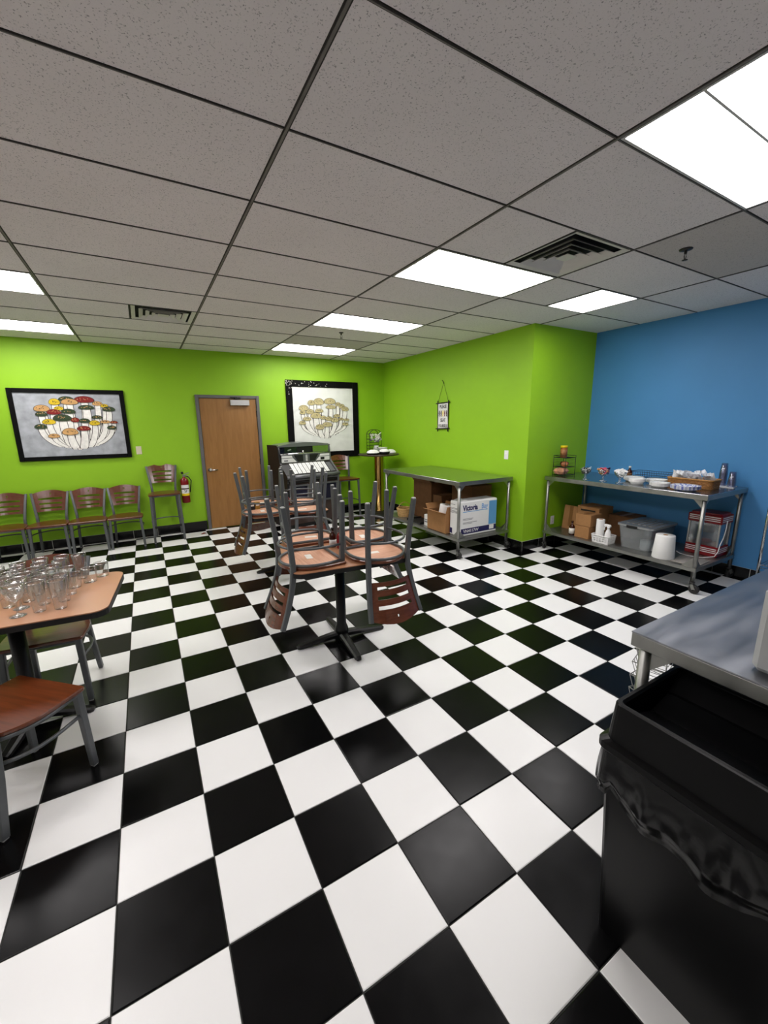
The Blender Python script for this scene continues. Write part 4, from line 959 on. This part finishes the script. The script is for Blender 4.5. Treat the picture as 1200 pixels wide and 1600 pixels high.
def picture(x0, x1, z0, z1, fw, caps, canvas, label, base, spk=None, dd=0.03):
    cx, cz = (x0+x1)/2, (z0+z1)/2; hw, hh = (x1-x0)/2, (z1-z0)/2
    r = thing('framed_picture', (cx, FAR-0.002, cz), 0, label, 'picture')
    f = MB()
    for s in (-1, 1):
        f.box((s*(hw-fw/2), -dd/2, 0), (fw, dd, 2*hh), m_black_frame, ch=0.004)
        f.box((0, -dd/2, s*(hh-fw/2)), (2*hw-2*fw, dd, fw), m_black_frame, ch=0.004)
    fo = f.build('picture_frame', r)
    if spk:
        s_ = MB()
        for k in range(60):
            a = random.random()**1.6*0.55; b = random.uniform(.15, .9)
            px, pz = (-hw+a*2*hw, hh-fw*b) if random.random() < .75 else (-hw+fw*b, hh-random.random()**1.5*.25)
            s_.box((px, -dd-0.0005, pz), (random.uniform(.004, .014), 0.0006, random.uniform(.004, .012)), m_label, R=Matrix.Rotation(random.uniform(0, 3), 3, 'Y'))
        s_.build('paint_flecks', fo)
    W, H = 2*(hw-fw), 2*(hh-fw); P = lambda u, v, d: (-W/2+u*W, -0.012-d, -H/2+v*H)
    MB().box((0, -0.008, 0), (W, 0.008, H), canvas).build('canvas', r)
    st = MB(); ln = MB(); cp = MB(); k = 0
    order = sorted(caps, key=lambda c: -c[1])
    for c in order:
        u, v, w_, h_ = c[:4]; d = 0.0004+0.00012*k; k += 1
        bu, bv = base[0]+(u-base[0])*base[2], base[1]+abs(u-base[0])*0.20+random.uniform(-.005, .02)
        ws = min(w_*0.62, 0.085)*random.uniform(.7, 1.1)
        L, R_ = [], []
        for q in range(9):
            t = q/8; y = v-h_*.2+(bv-v+h_*.2)*t
            x = u+(bu-u)*(t**2.2)
            wq = ws*(.42+.18*t-.16*(t > .9))
            L.append((x-wq, y)); R_.append((x+wq, y))
        for q in range(8):
            for (m_, e, dz, b) in ((m_line, .006 if len(c) > 4 else .009, 0, ln), (m_stem, 0.0, 0.00006, st)):
                a0, a1, b0, b1 = L[q], L[q+1], R_[q], R_[q+1]
                b.add([P(a0[0]-e, a0[1], d+dz), P(b0[0]+e, b0[1], d+dz), P(b1[0]+e, b1[1], d+dz), P(a1[0]-e, a1[1], d+dz)], [(3, 2, 1, 0)], m_)
    for c in order:
        u, v, w_, h_ = c[:4]; m_ = PAINT[c[4] if len(c) > 4 else 'b']; d = 0.004+0.00015*k; k += 1
        for (e, mm, dz) in ((1.07, m_line, 0), (1.0, m_, 0.00007)):
            poly = [(u+cos(a)*w_/2*e, v-h_*.12+(sin(a)*h_*(.62 if sin(a) > 0 else .30))*e) for a in [2*pi*q/20 for q in range(20)]]
            cp.add([P(a, b, d+dz) for a, b in poly], [tuple(range(20))], mm)
        for q in range(7):
            a = random.uniform(0.25, pi-.25); rr = random.uniform(.2, .8); x = u+cos(a)*w_/2*rr; y = v-h_*.12+sin(a)*h_*.6*rr
            lt = m_line if (len(c) < 5 or c[4] in 'yt') else PAINT['t']
            cp.add([P(x+cos(b)*.005, y+sin(b)*.006, d+0.00011) for b in [2*pi*z/6 for z in range(6)]], [tuple(range(6))], lt)
    ln.build('painted_outline', r); st.build('painted_stems', r); cp.build('painted_caps', r)
    return r
picture(-1.19, 0.10, 1.25, 2.205, 0.055, ARTA, m_canvas_g, 'wide framed painting of a colourful mushroom cluster on grey', (0.53, 0.09, 0.55))
picture(2.50, 3.89, 1.082, 2.453, 0.112, ARTB, m_canvas_w, 'square framed painting of a beige mushroom cluster on white', (0.50, 0.20, 0.50), True)

# ------------------------------------------------------------------ small wall things
def wall_plate(name, loc, rz, label, cat, m, kind):
    r = thing(name, loc, rz, label, cat)
    MB().box((0, -0.003, 0), (0.072, 0.006, 0.118), m, ch=0.002).build('cover_plate', r)
    if kind == 'outlet':
        for s in (-1, 1):
            o = MB().box((0, -0.0065, s*0.021), (0.034, 0.004, 0.029), m, ch=0.0015).build('socket', r)
            b = MB()
            for q in (-1, 1): b.box((q*0.007, -0.0087, s*0.021+0.004), (0.0025, 0.0008, 0.009), m_ink_black)
            b.box((0, -0.0087, s*0.021-0.008), (0.005, 0.0008, 0.005), m_ink_black); b.build('slots', o)
    else:
        MB().box((0, -0.0065, 0), (0.012, 0.004, 0.026), m, ch=0.001).build('switch_bezel', r)
        MB().box((0, -0.012, 0.004), (0.008, 0.012, 0.010), m, ch=0.002).build('toggle', r)
    return r
m_ivory = mat('ivory_plastic', (214, 206, 178), 0.4, var=.03)
wall_plate('light_switch', (0.197, FAR, 1.344), 0, 'ivory switch plate to the right of the wide mushroom picture', 'switch', m_ivory, 'switch')
wall_plate('light_switch', (XG, 2.80, 1.258), pi/2*-1, 'white switch plate above the end of the green-side table', 'switch', m_white_plastic, 'switch')
wall_plate('wall_outlet', (5.055, YC, 0.352), 0, 'white outlet low on the green return wall beside the blue-side table', 'outlet', m_white_plastic, 'outlet')
# hanging sign
sg = thing('hanging_sign', (XG-0.012, 4.165, 1.80), -pi/2, 'small white seat-yourself sign in a dark twig frame hanging on the green wall', 'sign')
m_twig = mat('dark_twig', (40, 34, 28), 0.8, var=.3, bump=.4, bscale=90)
MB().box((0, 0, 0), (0.255, 0.006, 0.395), m_white_card).build('sign_board', sg)
for s in (-1, 1): MB().tube([(s*0.132, -0.004, -0.245), (s*0.131, -0.005, 0), (s*0.134, -0.004, 0.235)], 0.0085, m_twig, 7).build('twig', sg)
for s in (-1, 1): MB().tube([(-0.172, -0.010, s*0.200-0.004), (0, -0.011, s*0.200), (0.175, -0.010, s*0.200+.006)], 0.0085, m_twig, 7).build('twig', sg)
MB().tube([(-0.13, -0.004, 0.21), (0.0, 0.003, 0.512), (0.132, -0.004, 0.21)], 0.0025, m_twig, 6).build('cord', sg)
MB().tube([(-0.03, -0.006, 0.545), (-0.005, -0.004, 0.52), (0.004, -0.004, 0.492)], 0.005, m_twig, 6).build('knot', sg)
for k, (tx, z, s) in enumerate((('PLEASE', 0.118, 0.072), ('SEAT', -0.092, 0.072), ('YOURSELF', -0.178, 0.062))):
    text_mesh(tx, s, m_ink_black, 'lettering', sg, (0.0, -0.0035, z), (pi/2, 0, 0), bold=0.0022, align='CENTER', sx=0.78)
for k, m_ in enumerate((m_ink_black, m_ink_black, m_yellow, mat('print_brown_red', (110, 34, 22), .5, var=.05), mat('print_dark_brown', (66, 30, 22), .5, var=.05))):
    b = MB(); cx = -0.094+0.047*k
    pl = [(0, -.052), (.010, -.044), (.007, -.02), (.017, -.012), (.010, .006), (.015, .026), (.007, .045), (0, .050), (-.009, .043), (-.012, .02), (-.020, .006), (-.010, -.012), (-.014, -.036)]
    b.add([(cx+a, -0.0036, 0.036+c) for a, c in pl], [tuple(range(len(pl)))[::1]], m_); b.build('painted_figure', sg)
# fire extinguisher
fe = thing('fire_extinguisher', (0.755, FAR-0.085, 0.50), 0, 'red fire extinguisher hung on the green wall beside the door', 'extinguisher')
MB().lathe([(0, 0), (0.055, 0), (0.060, 0.01), (0.060, 0.34), (0.05, 0.375), (0.022, 0.395), (0.02, 0.41), (0, 0.41)], m_red, 20).build('cylinder', fe)
lb = MB(); A0, A1 = -pi*.5-1.1, -pi*.5+1.1
for (z0, z1, m_) in ((0.235, 0.285, m_white_card), (0.218, 0.232, m_ink_black), (0.15, 0.216, m_white_card), (0.115, 0.15, m_yellow)):
    n = 12; vs = [(0.0606*cos(A0+(A1-A0)*i/n), 0.0606*sin(A0+(A1-A0)*i/n), z) for z in (z0, z1) for i in range(n+1)]
    lb.add(vs, [(i, i+1, n+2+i, n+1+i) for i in range(n)], m_)
for (a, z, w_) in ((-1.75, .20, .018), (-1.45, .19, .016), (-1.6, .175, .03), (-1.3, .20, .014)):
    lb.box((0.0612*cos(a), 0.0612*sin(a), z), (w_, 0.0008, 0.009), m_ink_black, rz=a+pi/2)
lb.build('label', fe)
b = MB(); b.lathe([(0, .40), (.018, .40), (.018, .445), (0, .445)], m_alu, 12); b.build('valve', fe)
b = MB(); b.box((0.03, -0.02, 0.455), (0.10, 0.018, 0.010), m_alu, R=Matrix.Rotation(-.35, 3, 'Y')); b.box((0.03, -0.02, 0.43), (0.09, 0.018, 0.008), m_alu, R=Matrix.Rotation(.15, 3, 'Y')); b.build('lever', fe)
MB().box((-0.018, 0.0, 0.472), (0.034, 0.03, 0.035), m_ink_black, ch=.004).build('gauge', fe)
MB().tube([(0.02, -0.01, 0.43), (0.07, -0.01, 0.40), (0.10, 0, 0.34), (0.085, 0.01, 0.24), (0.07, 0.01, 0.16)], 0.008, m_ink_black, 7).build('hose', fe)
b = MB(); b.box((0, 0.072, 0.30), (0.05, 0.022, 0.10), m_ink_black); b.build('bracket', fe)
# scrap
sc = MB(); sc.add([(0, 0, 0.002), (0.06, 0.01, 0.012), (0.09, 0.045, 0.003), (0.035, 0.055, 0.016), (-0.01, 0.03, 0.004)], [(0, 1, 3, 4), (1, 2, 3)], m_red); sc.add([(0, 0, 0.0008), (0.06, 0.01, 0.0105), (0.09, 0.045, 0.0015), (0.035, 0.055, 0.0145), (-0.01, 0.03, 0.0025)], [(4, 3, 1, 0), (3, 2, 1)], m_red)
tag(sc.build('red_scrap', None, (0.90, 5.74, 0)), 'crumpled red scrap on the floor beside the door', 'scrap')

# ------------------------------------------------------------------ jukebox
jb = thing('jukebox', (2.545, 5.93, 0), radians(10), 'old grey and black jukebox with slanted row of white title strips', 'jukebox'); jb.scale = (1.07, 1.14, 1)
m_jgrey = mat('jukebox_grey_metal', (112, 113, 116), 0.3, metal=0.35, var=0.05)
m_jdark = mat('jukebox_dark_vinyl', (20, 19, 19), 0.5, var=.2)
m_jbrown = mat('jukebox_brown_front', (66, 50, 46), 0.4, var=.15)
m_jsilver = mat('jukebox_silver_panel', (226, 226, 224), 0.35, metal=0.0, var=.03)
m_jblue = mat('jukebox_blue_glass', (14, 20, 34), 0.05, var=.2)
m_jnavy = mat('jukebox_navy_grille', (14, 12, 40), 0.8, var=.2, scale=60)
prof = [(0, .05), (-.52, .05), (-.585, .80), (-.60, .86), (-.57, .905), (-.385, 1.075), (-.375, 1.10), (-.345, 1.335), (-.30, 1.365), (0, 1.365)]
for s in (-1, 1):
    MB().prism(prof, -.016, .016, m_jdark if s < 0 else m_jgrey, lambda a, b, c, s=s: (s*0.447+c, a, b)).build('side_panel', jb)
inner = [(-.02, .06), (-.50, .06), (-.56, .78), (-.575, .85), (-.545, .895), (-.37, 1.055), (-.36, 1.10), (-.10, 1.10), (-.10, 1.33), (-.02, 1.33)]
MB().prism(inner, -.431, .431, m_jbrown, lambda a, b, c: (c, a, b)).build('cabinet', jb)
MB().tube([(-.462, -.588, .868), (-.2, -.600, .868), (.2, -.600, .868), (.462, -.588, .868)], .030, m_jgrey, 12).build('front_rail', jb)
for k, z in enumerate((.815, .775)): MB().box((0, -.572+.002*k, z), (.86, .030, .026), m_jgrey if k == 0 else m_jdark, ch=.006).build('front_moulding', jb)
# sloped title panel
A = Vector((0, -.553, .897)); B = Vector((0, -.374, 1.060)); d = (B-A).normalized(); nrm_ = Vector((0, -d.z, d.y))
MB().add([tuple(Vector((x, 0, 0))+A.lerp(B, t)+nrm_*.002) for (x, t) in ((-.42, 0), (.42, 0), (.42, 1), (-.42, 1))], [(0, 1, 2, 3)], m_jdark).build('title_panel', jb)
for k in range(9):
    x = -.315+.635*(k+.5)/9; wd = .058
    ts = MB(); R = Matrix(((1, 0, 0), (0, d.y, nrm_.y), (0, d.z, nrm_.z)))
    c = Vector((x, 0, 0))+A.lerp(B, .52)+nrm_*.006
    ts.box(c, (wd, (B-A).length*.92, .006), m_white_card, R=R)
    o = ts.build('title_strip', jb); g_ = MB()
    for q in range(9): g_.box(c + R @ Vector((random.uniform(-.004, .004), (q-4)*.024, .0034)), (wd*random.uniform(.5, .8), .0035, .0004), m_ink_grey, R=R)
    g_.build('tiny_print', o)
MB().add([tuple(Vector((x, 0, 0))+A.lerp(B, t)+nrm_*.0035) for (x, t) in ((.335, .05), (.42, .05), (.42, .9), (.335, .9))], [(0, 1, 2, 3)], m_jgrey).build('coin_plate', jb)
# upper silver panel with V shaped grilles
yf = -.378
def quad(pts, m_, nm, y=yf, par=jb, th=.006):
    MB().prism(pts, 0, th, m_, lambda a, b, c: (a, y-(c) - (.0)*(b), b) if True else None).build(nm, par)
quad([(-.425, 1.085), (-.17, 1.085), (-.235, 1.150), (-.425, 1.150)], m_jsilver, 'silver_panel')
quad([(.17, 1.085), (.425, 1.085), (.425, 1.150), (.235, 1.150)], m_jsilver, 'silver_panel')
quad([(-.425, 1.160), (-.24, 1.160), (-.255, 1.195), (-.425, 1.195)], m_jsilver, 'silver_panel')
quad([(.24, 1.160), (.425, 1.160), (.425, 1.195), (.255, 1.195)], m_jsilver, 'silver_panel')
quad([(-.425, 1.075), (.425, 1.075), (.425, 1.21), (-.425, 1.21)], m_jgrey, 'back_plate', yf+.004, jb, .004)
quad([(-.150, 1.090), (-.060, 1.090), (-.060, 1.198), (-.215, 1.198)], m_jdark, 'grille', yf-.004)
quad([(.060, 1.090), (.150, 1.090), (.215, 1.198), (.060, 1.198)], m_jdark, 'grille', yf-.004)
rb = MB()
for q in range(8): rb.box((0, yf-.008, 1.095+.0135*q), (.030, .008, .008), m_jsilver)
rb.build('ribbed_strip', jb)
quad([(.255, 1.098), (.325, 1.098), (.325, 1.140), (.255, 1.140)], m_ink_black, 'coin_slot', yf-.006)
quad([(-.385, 1.105), (-.325, 1.105), (-.325, 1.125), (-.385, 1.125)], m_ink_grey, 'badge', yf-.006)
# display window with arched chrome frame
def arch_top(u): return 1.345+.045*(1-u*u)
N_ = 12; us = [-1+2*k/N_ for k in range(N_+1)]
MB().tube([(-.435, -.368, 1.215)]+[(.2*q, -.380, 1.222) for q in (-1, 0, 1)]+[(.435, -.368, 1.215)], .012, m_chrome, 8).build('window_rail', jb)
MB().tube([(-.44, -.355, 1.215)]+[(u*.445, -.345, arch_top(u)) for u in us]+[(.44, -.355, 1.215)], .013, m_jgrey, 8).build('window_frame', jb)
def win(u0, u1, m_, nm, y=-.345):
    n = 5; uu = [u0+(u1-u0)*k/n for k in range(n+1)]
    poly = [(u*.44, 1.222) for u in uu]+[(u*.44, arch_top(u)) for u in uu[::-1]]
    MB().prism(poly, 0, .004, m_, lambda a, b, c: (a, y-c, b)).build(nm, jb)
win(-.98, -.32, m_jblue, 'display_glass'); win(.32, .98, mat('jukebox_mirror_glass', (150, 160, 150), 0.08, metal=0.9, var=.04), 'mirror_glass')
win(-.32, .32, m_jdark, 'record_window', -.330)
MB().lathe([(0, 0), (.022, 0), (.018, .02), (.008, .035), (0, .035)], m_chrome, 12, (-.04, -.352, 1.235)).build('emblem_knob', jb)
MB().box((-.27, -.350, 1.285), (.06, .002, .02), m_alu, R=Matrix.Rotation(-.3, 3, 'Y')).build('display_badge', jb)
top = [(u*.46, 1.352+.048*(1-u*u)) for u in us]
MB().prism([(-.46, 1.335)]+[(.46, 1.335)]+top[::-1], -.36, -.02, m_jgrey, lambda a, b, c: (a, c, b)).build('top_lid', jb)
# lower front
for s in (-1, 1):
    f = MB(); x = s*.265; y0, z0, z1 = -.566, .42, .735
    for q in (-1, 1):
        f.box((x+q*.150, y0+.01, (z0+z1)/2), (.026, .05, z1-z0), m_jgrey, R=Matrix.Rotation(.08, 3, 'X'), ch=.005)
    f.box((x, y0-.014, z1-.013), (.30, .05, .026), m_jgrey, ch=.005); f.box((x, y0+.016, z0+.013), (.30, .05, .026), m_jgrey, ch=.005)
    fo = f.build('grille_frame', jb)
    MB().box((x, y0+.014, (z0+z1)/2), (.275, .02, z1-z0-.04), m_jnavy, R=Matrix.Rotation(.08, 3, 'X')).build('speaker_cloth', fo)
MB().box((0, -.545, .58), (.16, .03, .30), m_jsilver, R=Matrix.Rotation(.08, 3, 'X'), ch=.006).build('centre_plate', jb)
MB().box((0, -.27, .03), (.84, .46, .06), m_jdark).build('plinth', jb)

# ------------------------------------------------------------------ brass pedestal in the corner with its things
pd = thing('brass_pedestal_table', (4.00, 5.46, 0), 0, 'tall round table on a thick brass column in the green corner', 'table')
MB().lathe([(0, 0), (0.27, 0), (0.28, 0.012), (0.27, 0.03), (0.16, 0.055), (0.12, 0.075), (0, 0.075)], m_edge_black, 28).build('base', pd)
MB().lathe([(0, 0.07), (0.098, 0.07), (0.098, 0.10), (0.086, 0.11), (0.086, 1.09), (0.10, 1.105), (0.10, 1.125), (0, 1.125)], m_brass, 28).build('column', pd)
MB().lathe([(0, 1.125), (0.372, 1.125), (0.378, 1.130), (0.378, 1.146), (0.372, 1.151), (0, 1.151)], mat('pedestal_top', (60, 50, 42), .3, var=.2), 36).build('tabletop', pd)
MB().lathe([(0.10, 1.108), (0.25, 1.112), (0.25, 1.1245), (0.10, 1.1245)], m_brass, 24).build('brass_flange', pd)
ZP = 1.1515
def dome(x, y, r_, h, label, zb=0.03, rim=True):
    o = thing('serving_dish', (x, y, ZP), 0, label, 'dish')
    MB().lathe([(0, 0), (r_*.8, 0), (r_, zb), (r_*.97, zb), (r_*.78, .004), (0, .004)], m_edge_black if rim else m_white_plastic, 22).build('dish', o)
    MB().lathe([(r_*.93, zb), (r_*.8, zb+h*.55), (r_*.4, zb+h*.95), (0, zb+h)], m_paper, 22).build('contents', o)
    return o
dome(3.80, 5.31, 0.125, 0.055, 'black dish with a white mound at the left of the brass pedestal table')
dome(3.995, 5.24, 0.105, 0.045, 'black dish at the near edge of the brass pedestal table', 0.05)
dome(4.235, 5.42, 0.105, 0.05, 'white bowl with a white mound at the right of the brass pedestal table', 0.02, False)
plate_stack(4.06, 5.50, 8, 0.13, 'white plate stacked before the wire rack on the brass pedestal', m_white_plastic, 'white_plate', 0.012, 0.02, 'stacked white plates on the brass pedestal table', ZP)
cu = thing('paper_cup', (3.93, 5.42, ZP), 0, 'white paper cup with a small dark mark on the brass pedestal table', 'cup')
MB().lathe([(0, 0), (0.030, 0), (0.042, 0.145), (0.044, 0.147), (0.041, 0.147), (0.029, 0.004), (0, 0.004)], m_paper, 18).build('cup_body', cu)
MB().box((0, -0.0395, 0.112), (0.024, 0.003, 0.012), m_ink_black).build('dark_mark', cu)
wc = thing('wire_carousel', (4.06, 5.74, ZP), 0, 'tall arched black wire rack at the back of the brass pedestal table', 'rack')
b = MB(); hx, hy, H = .125, .06, .34
for s in (-1, 1):
    b.tube([(-hx, s*hy, 0.003)]+[(cos(a)*hx, s*hy, H+sin(a)*.09) for a in [pi-pi*k/10 for k in range(11)]]+[(hx, s*hy, 0.003)], .006, m_wire_black, 6)
    for k in range(7): b.tube([(-hx, s*hy, .03+.055*k), (hx, s*hy, .03+.055*k)], .003, m_wire_black, 5)
    for k in range(1, 6): b.tube([(-hx+2*hx*k/6, s*hy, .03), (-hx+2*hx*k/6, s*hy, .36)], .0022, m_wire_black, 5)
for s in (-1, 1):
    for z in (.003, .13, .26, .34): b.tube([(s*hx, -hy, z), (s*hx, hy, z)], .004, m_wire_black, 6)
b.build('wire_frame', wc)
b = MB()
for k in range(26):
    R = Matrix.Rotation(random.uniform(0, pi), 3, 'Z') @ Matrix.Rotation(random.uniform(-.9, .9), 3, 'X') @ Matrix.Rotation(random.uniform(-.9, .9), 3, 'Y')
    b.box((random.uniform(-.12, .10), random.uniform(-.10, -.065), .25+random.uniform(-.03, .09)), (.055, .004, .035), random.choice([m_white_card, m_white_card, m_ink_grey, m_label]), R=R)
b.sq([(-.02, -.075, .30), (.05, -.08, .335), (.11, -.075, .375)], .012, .02, m_white_plastic)
o = b.build('creamer_sachets', None, (4.06, 5.74, ZP)); tag(o, 'white sachets heaped in the top of the arched black wire rack', 'sachets', kind='stuff')

# ------------------------------------------------------------------ condiments on the two tables
bottle('sauce_bottle', (1.475, 1.73, TZ+.0005), 0.027, 0.155, m_amber, 'dark sauce bottle with white label between the upturned chairs of the nearer table', capm=m_edge_black, lab=m_white_card, lh=(0.08, 0.40))
bottle('ketchup_bottle', (1.515, 1.665, TZ+.0005), 0.032, 0.17, m_red, 'red squeeze bottle on the nearer table beside the dark sauce bottle', capm=m_red, lab=None)
cb = thing('condiment_caddy', (1.615, 3.52, TZ+.0005), 0.1, 'black wire caddy of condiments in the middle of the farther table', 'caddy')
b = MB()
for z in (.004, .06): b.tube([(a, c, z) for a, c in rrect(.09, .06, .02, 3)], .003, m_wire_black, 6, closed=True)
for sx in (-1, 1):
    for sy in (-1, 1): b.tube([(sx*.085, sy*.055, .004), (sx*.085, sy*.055, .06)], .003, m_wire_black, 6)
b.tube([(0, -.06, .06), (0, -.05, .16), (0, .05, .16), (0, .06, .06)], .003, m_wire_black, 6)
b.build('wire_frame', cb)
bottle('ketchup_bottle', (1.655, 3.50, TZ+.004), 0.028, 0.16, m_red, 'red squeeze bottle in the wire caddy on the farther table', capm=m_white_plastic, lab=None)
bottle('mustard_bottle', (1.585, 3.555, TZ+.004), 0.026, 0.15, mat('mustard_yellow', (186, 140, 40), .35, var=.05), 'mustard coloured bottle in the wire caddy on the farther table', capm=m_edge_black, lab=None)
for k, (x, y, m_, l) in enumerate(((1.50, 3.70, mat('box_ochre', (150, 112, 40), .5, var=.15, scale=40), 'small ochre box on the farther table, right of the dark ones'), (1.44, 3.69, m_edge_black, 'small dark box on the farther table beside the ochre one'))):
    b = MB(); b.box((0, 0, .05), (.055, .04, .10), m_, ch=.003); o = b.build('condiment_box', None, (x-.2+.0, y-.22, TZ+.0005), (0, 0, .1)); tag(o, l, 'box')
    b = MB(); b.box((0, -.0204, .07), (.035, .0006, .018), m_label); b.build('label', o)

# ------------------------------------------------------------------ drinking glasses on the left table
def lathe_thing(prof, nm): 
    return MB().lathe(prof, m_glass, 22)
pint = [(0, 0.0), (0.027, 0.0), (0.0285, 0.003), (0.031, 0.05), (0.0395, 0.160), (0.0385, 0.1615), (0.0375, 0.160), (0.0378, 0.150)]; pint_base = [(0, 0.002), (0.027, 0.003), (0.0285, 0.016), (0.02, 0.013), (0, 0.011)]
gob = [(0, 0), (0.036, 0), (0.037, 0.002), (0.012, 0.008), (0.005, 0.016), (0.0045, 0.066), (0.012, 0.078), (0.040, 0.102), (0.046, 0.128), (0.043, 0.166), (0.0418, 0.1665), (0.0416, 0.158)]
rock = [(0, 0), (0.034, 0), (0.036, 0.003), (0.041, 0.088), (0.040, 0.0905), (0.039, 0.082)]
PR = {}
def glass(kind, x, y, label, grp):
    nm = {'pint': 'pint_glass', 'gob': 'goblet', 'rock': 'short_tumbler'}[kind]
    if kind not in PR:
        o = MB().lathe({'pint': pint, 'gob': gob, 'rock': rock}[kind], m_glass, 22).build(nm); PR[kind] = o
    else: o = PR[kind].copy(); COL.objects.link(o)
    o.location = (x, y, TZ+0.0006); o.rotation_euler = (0, 0, random.uniform(0, 3)); tag(o, label, 'glass', grp)
glass('gob', -0.385, 1.480, 'stemmed goblet at the near edge of the glass cluster, leftmost in front', 'stemmed goblets on the left table')
glass('gob', -0.392, 1.590, 'stemmed goblet just behind the front goblet', 'stemmed goblets on the left table')
glass('pint', -0.298, 1.492, 'tall clear glass in front of the cluster, right beside the goblets', 'tall clear glasses on the left table')
glass('pint', -0.207, 1.478, 'tall clear glass nearest the table front, rightmost of the front row', 'tall clear glasses on the left table')
glass('rock', -0.112, 1.862, 'short clear tumbler, middle of the three at the right end', 'short clear tumblers on the left table')
glass('rock', -0.055, 1.945, 'short clear tumbler nearest the rounded table corner', 'short clear tumblers on the left table')
glass('rock', -0.185, 1.800, 'short clear tumbler, left of the three at the right end', 'short clear tumblers on the left table')
ROWS = [('second row', ((-.205, 1.588), (-.290, 1.590), (-.455, 1.650), (-.540, 1.700))), ('third row', ((-.185, 1.690), (-.275, 1.685), (-.375, 1.685), (-.450, 1.745), (-.540, 1.800))), ('fourth row', ((-.265, 1.785), (-.355, 1.780), (-.445, 1.845), (-.545, 1.900))), ('fifth row', ((-.250, 1.880), (-.345, 1.875), (-.455, 1.945))), ('back row', ((-.160, 1.960), (-.255, 1.972), (-.355, 1.975)))]
for rn, ps in ROWS:
    for k, (x, y) in enumerate(ps):
        glass('pint', x+random.uniform(-.004, .004), y+random.uniform(-.004, .004), 'tall clear glass in the %s of the crowd, %s from the right' % (rn, CN[k]), 'tall clear glasses on the left table')
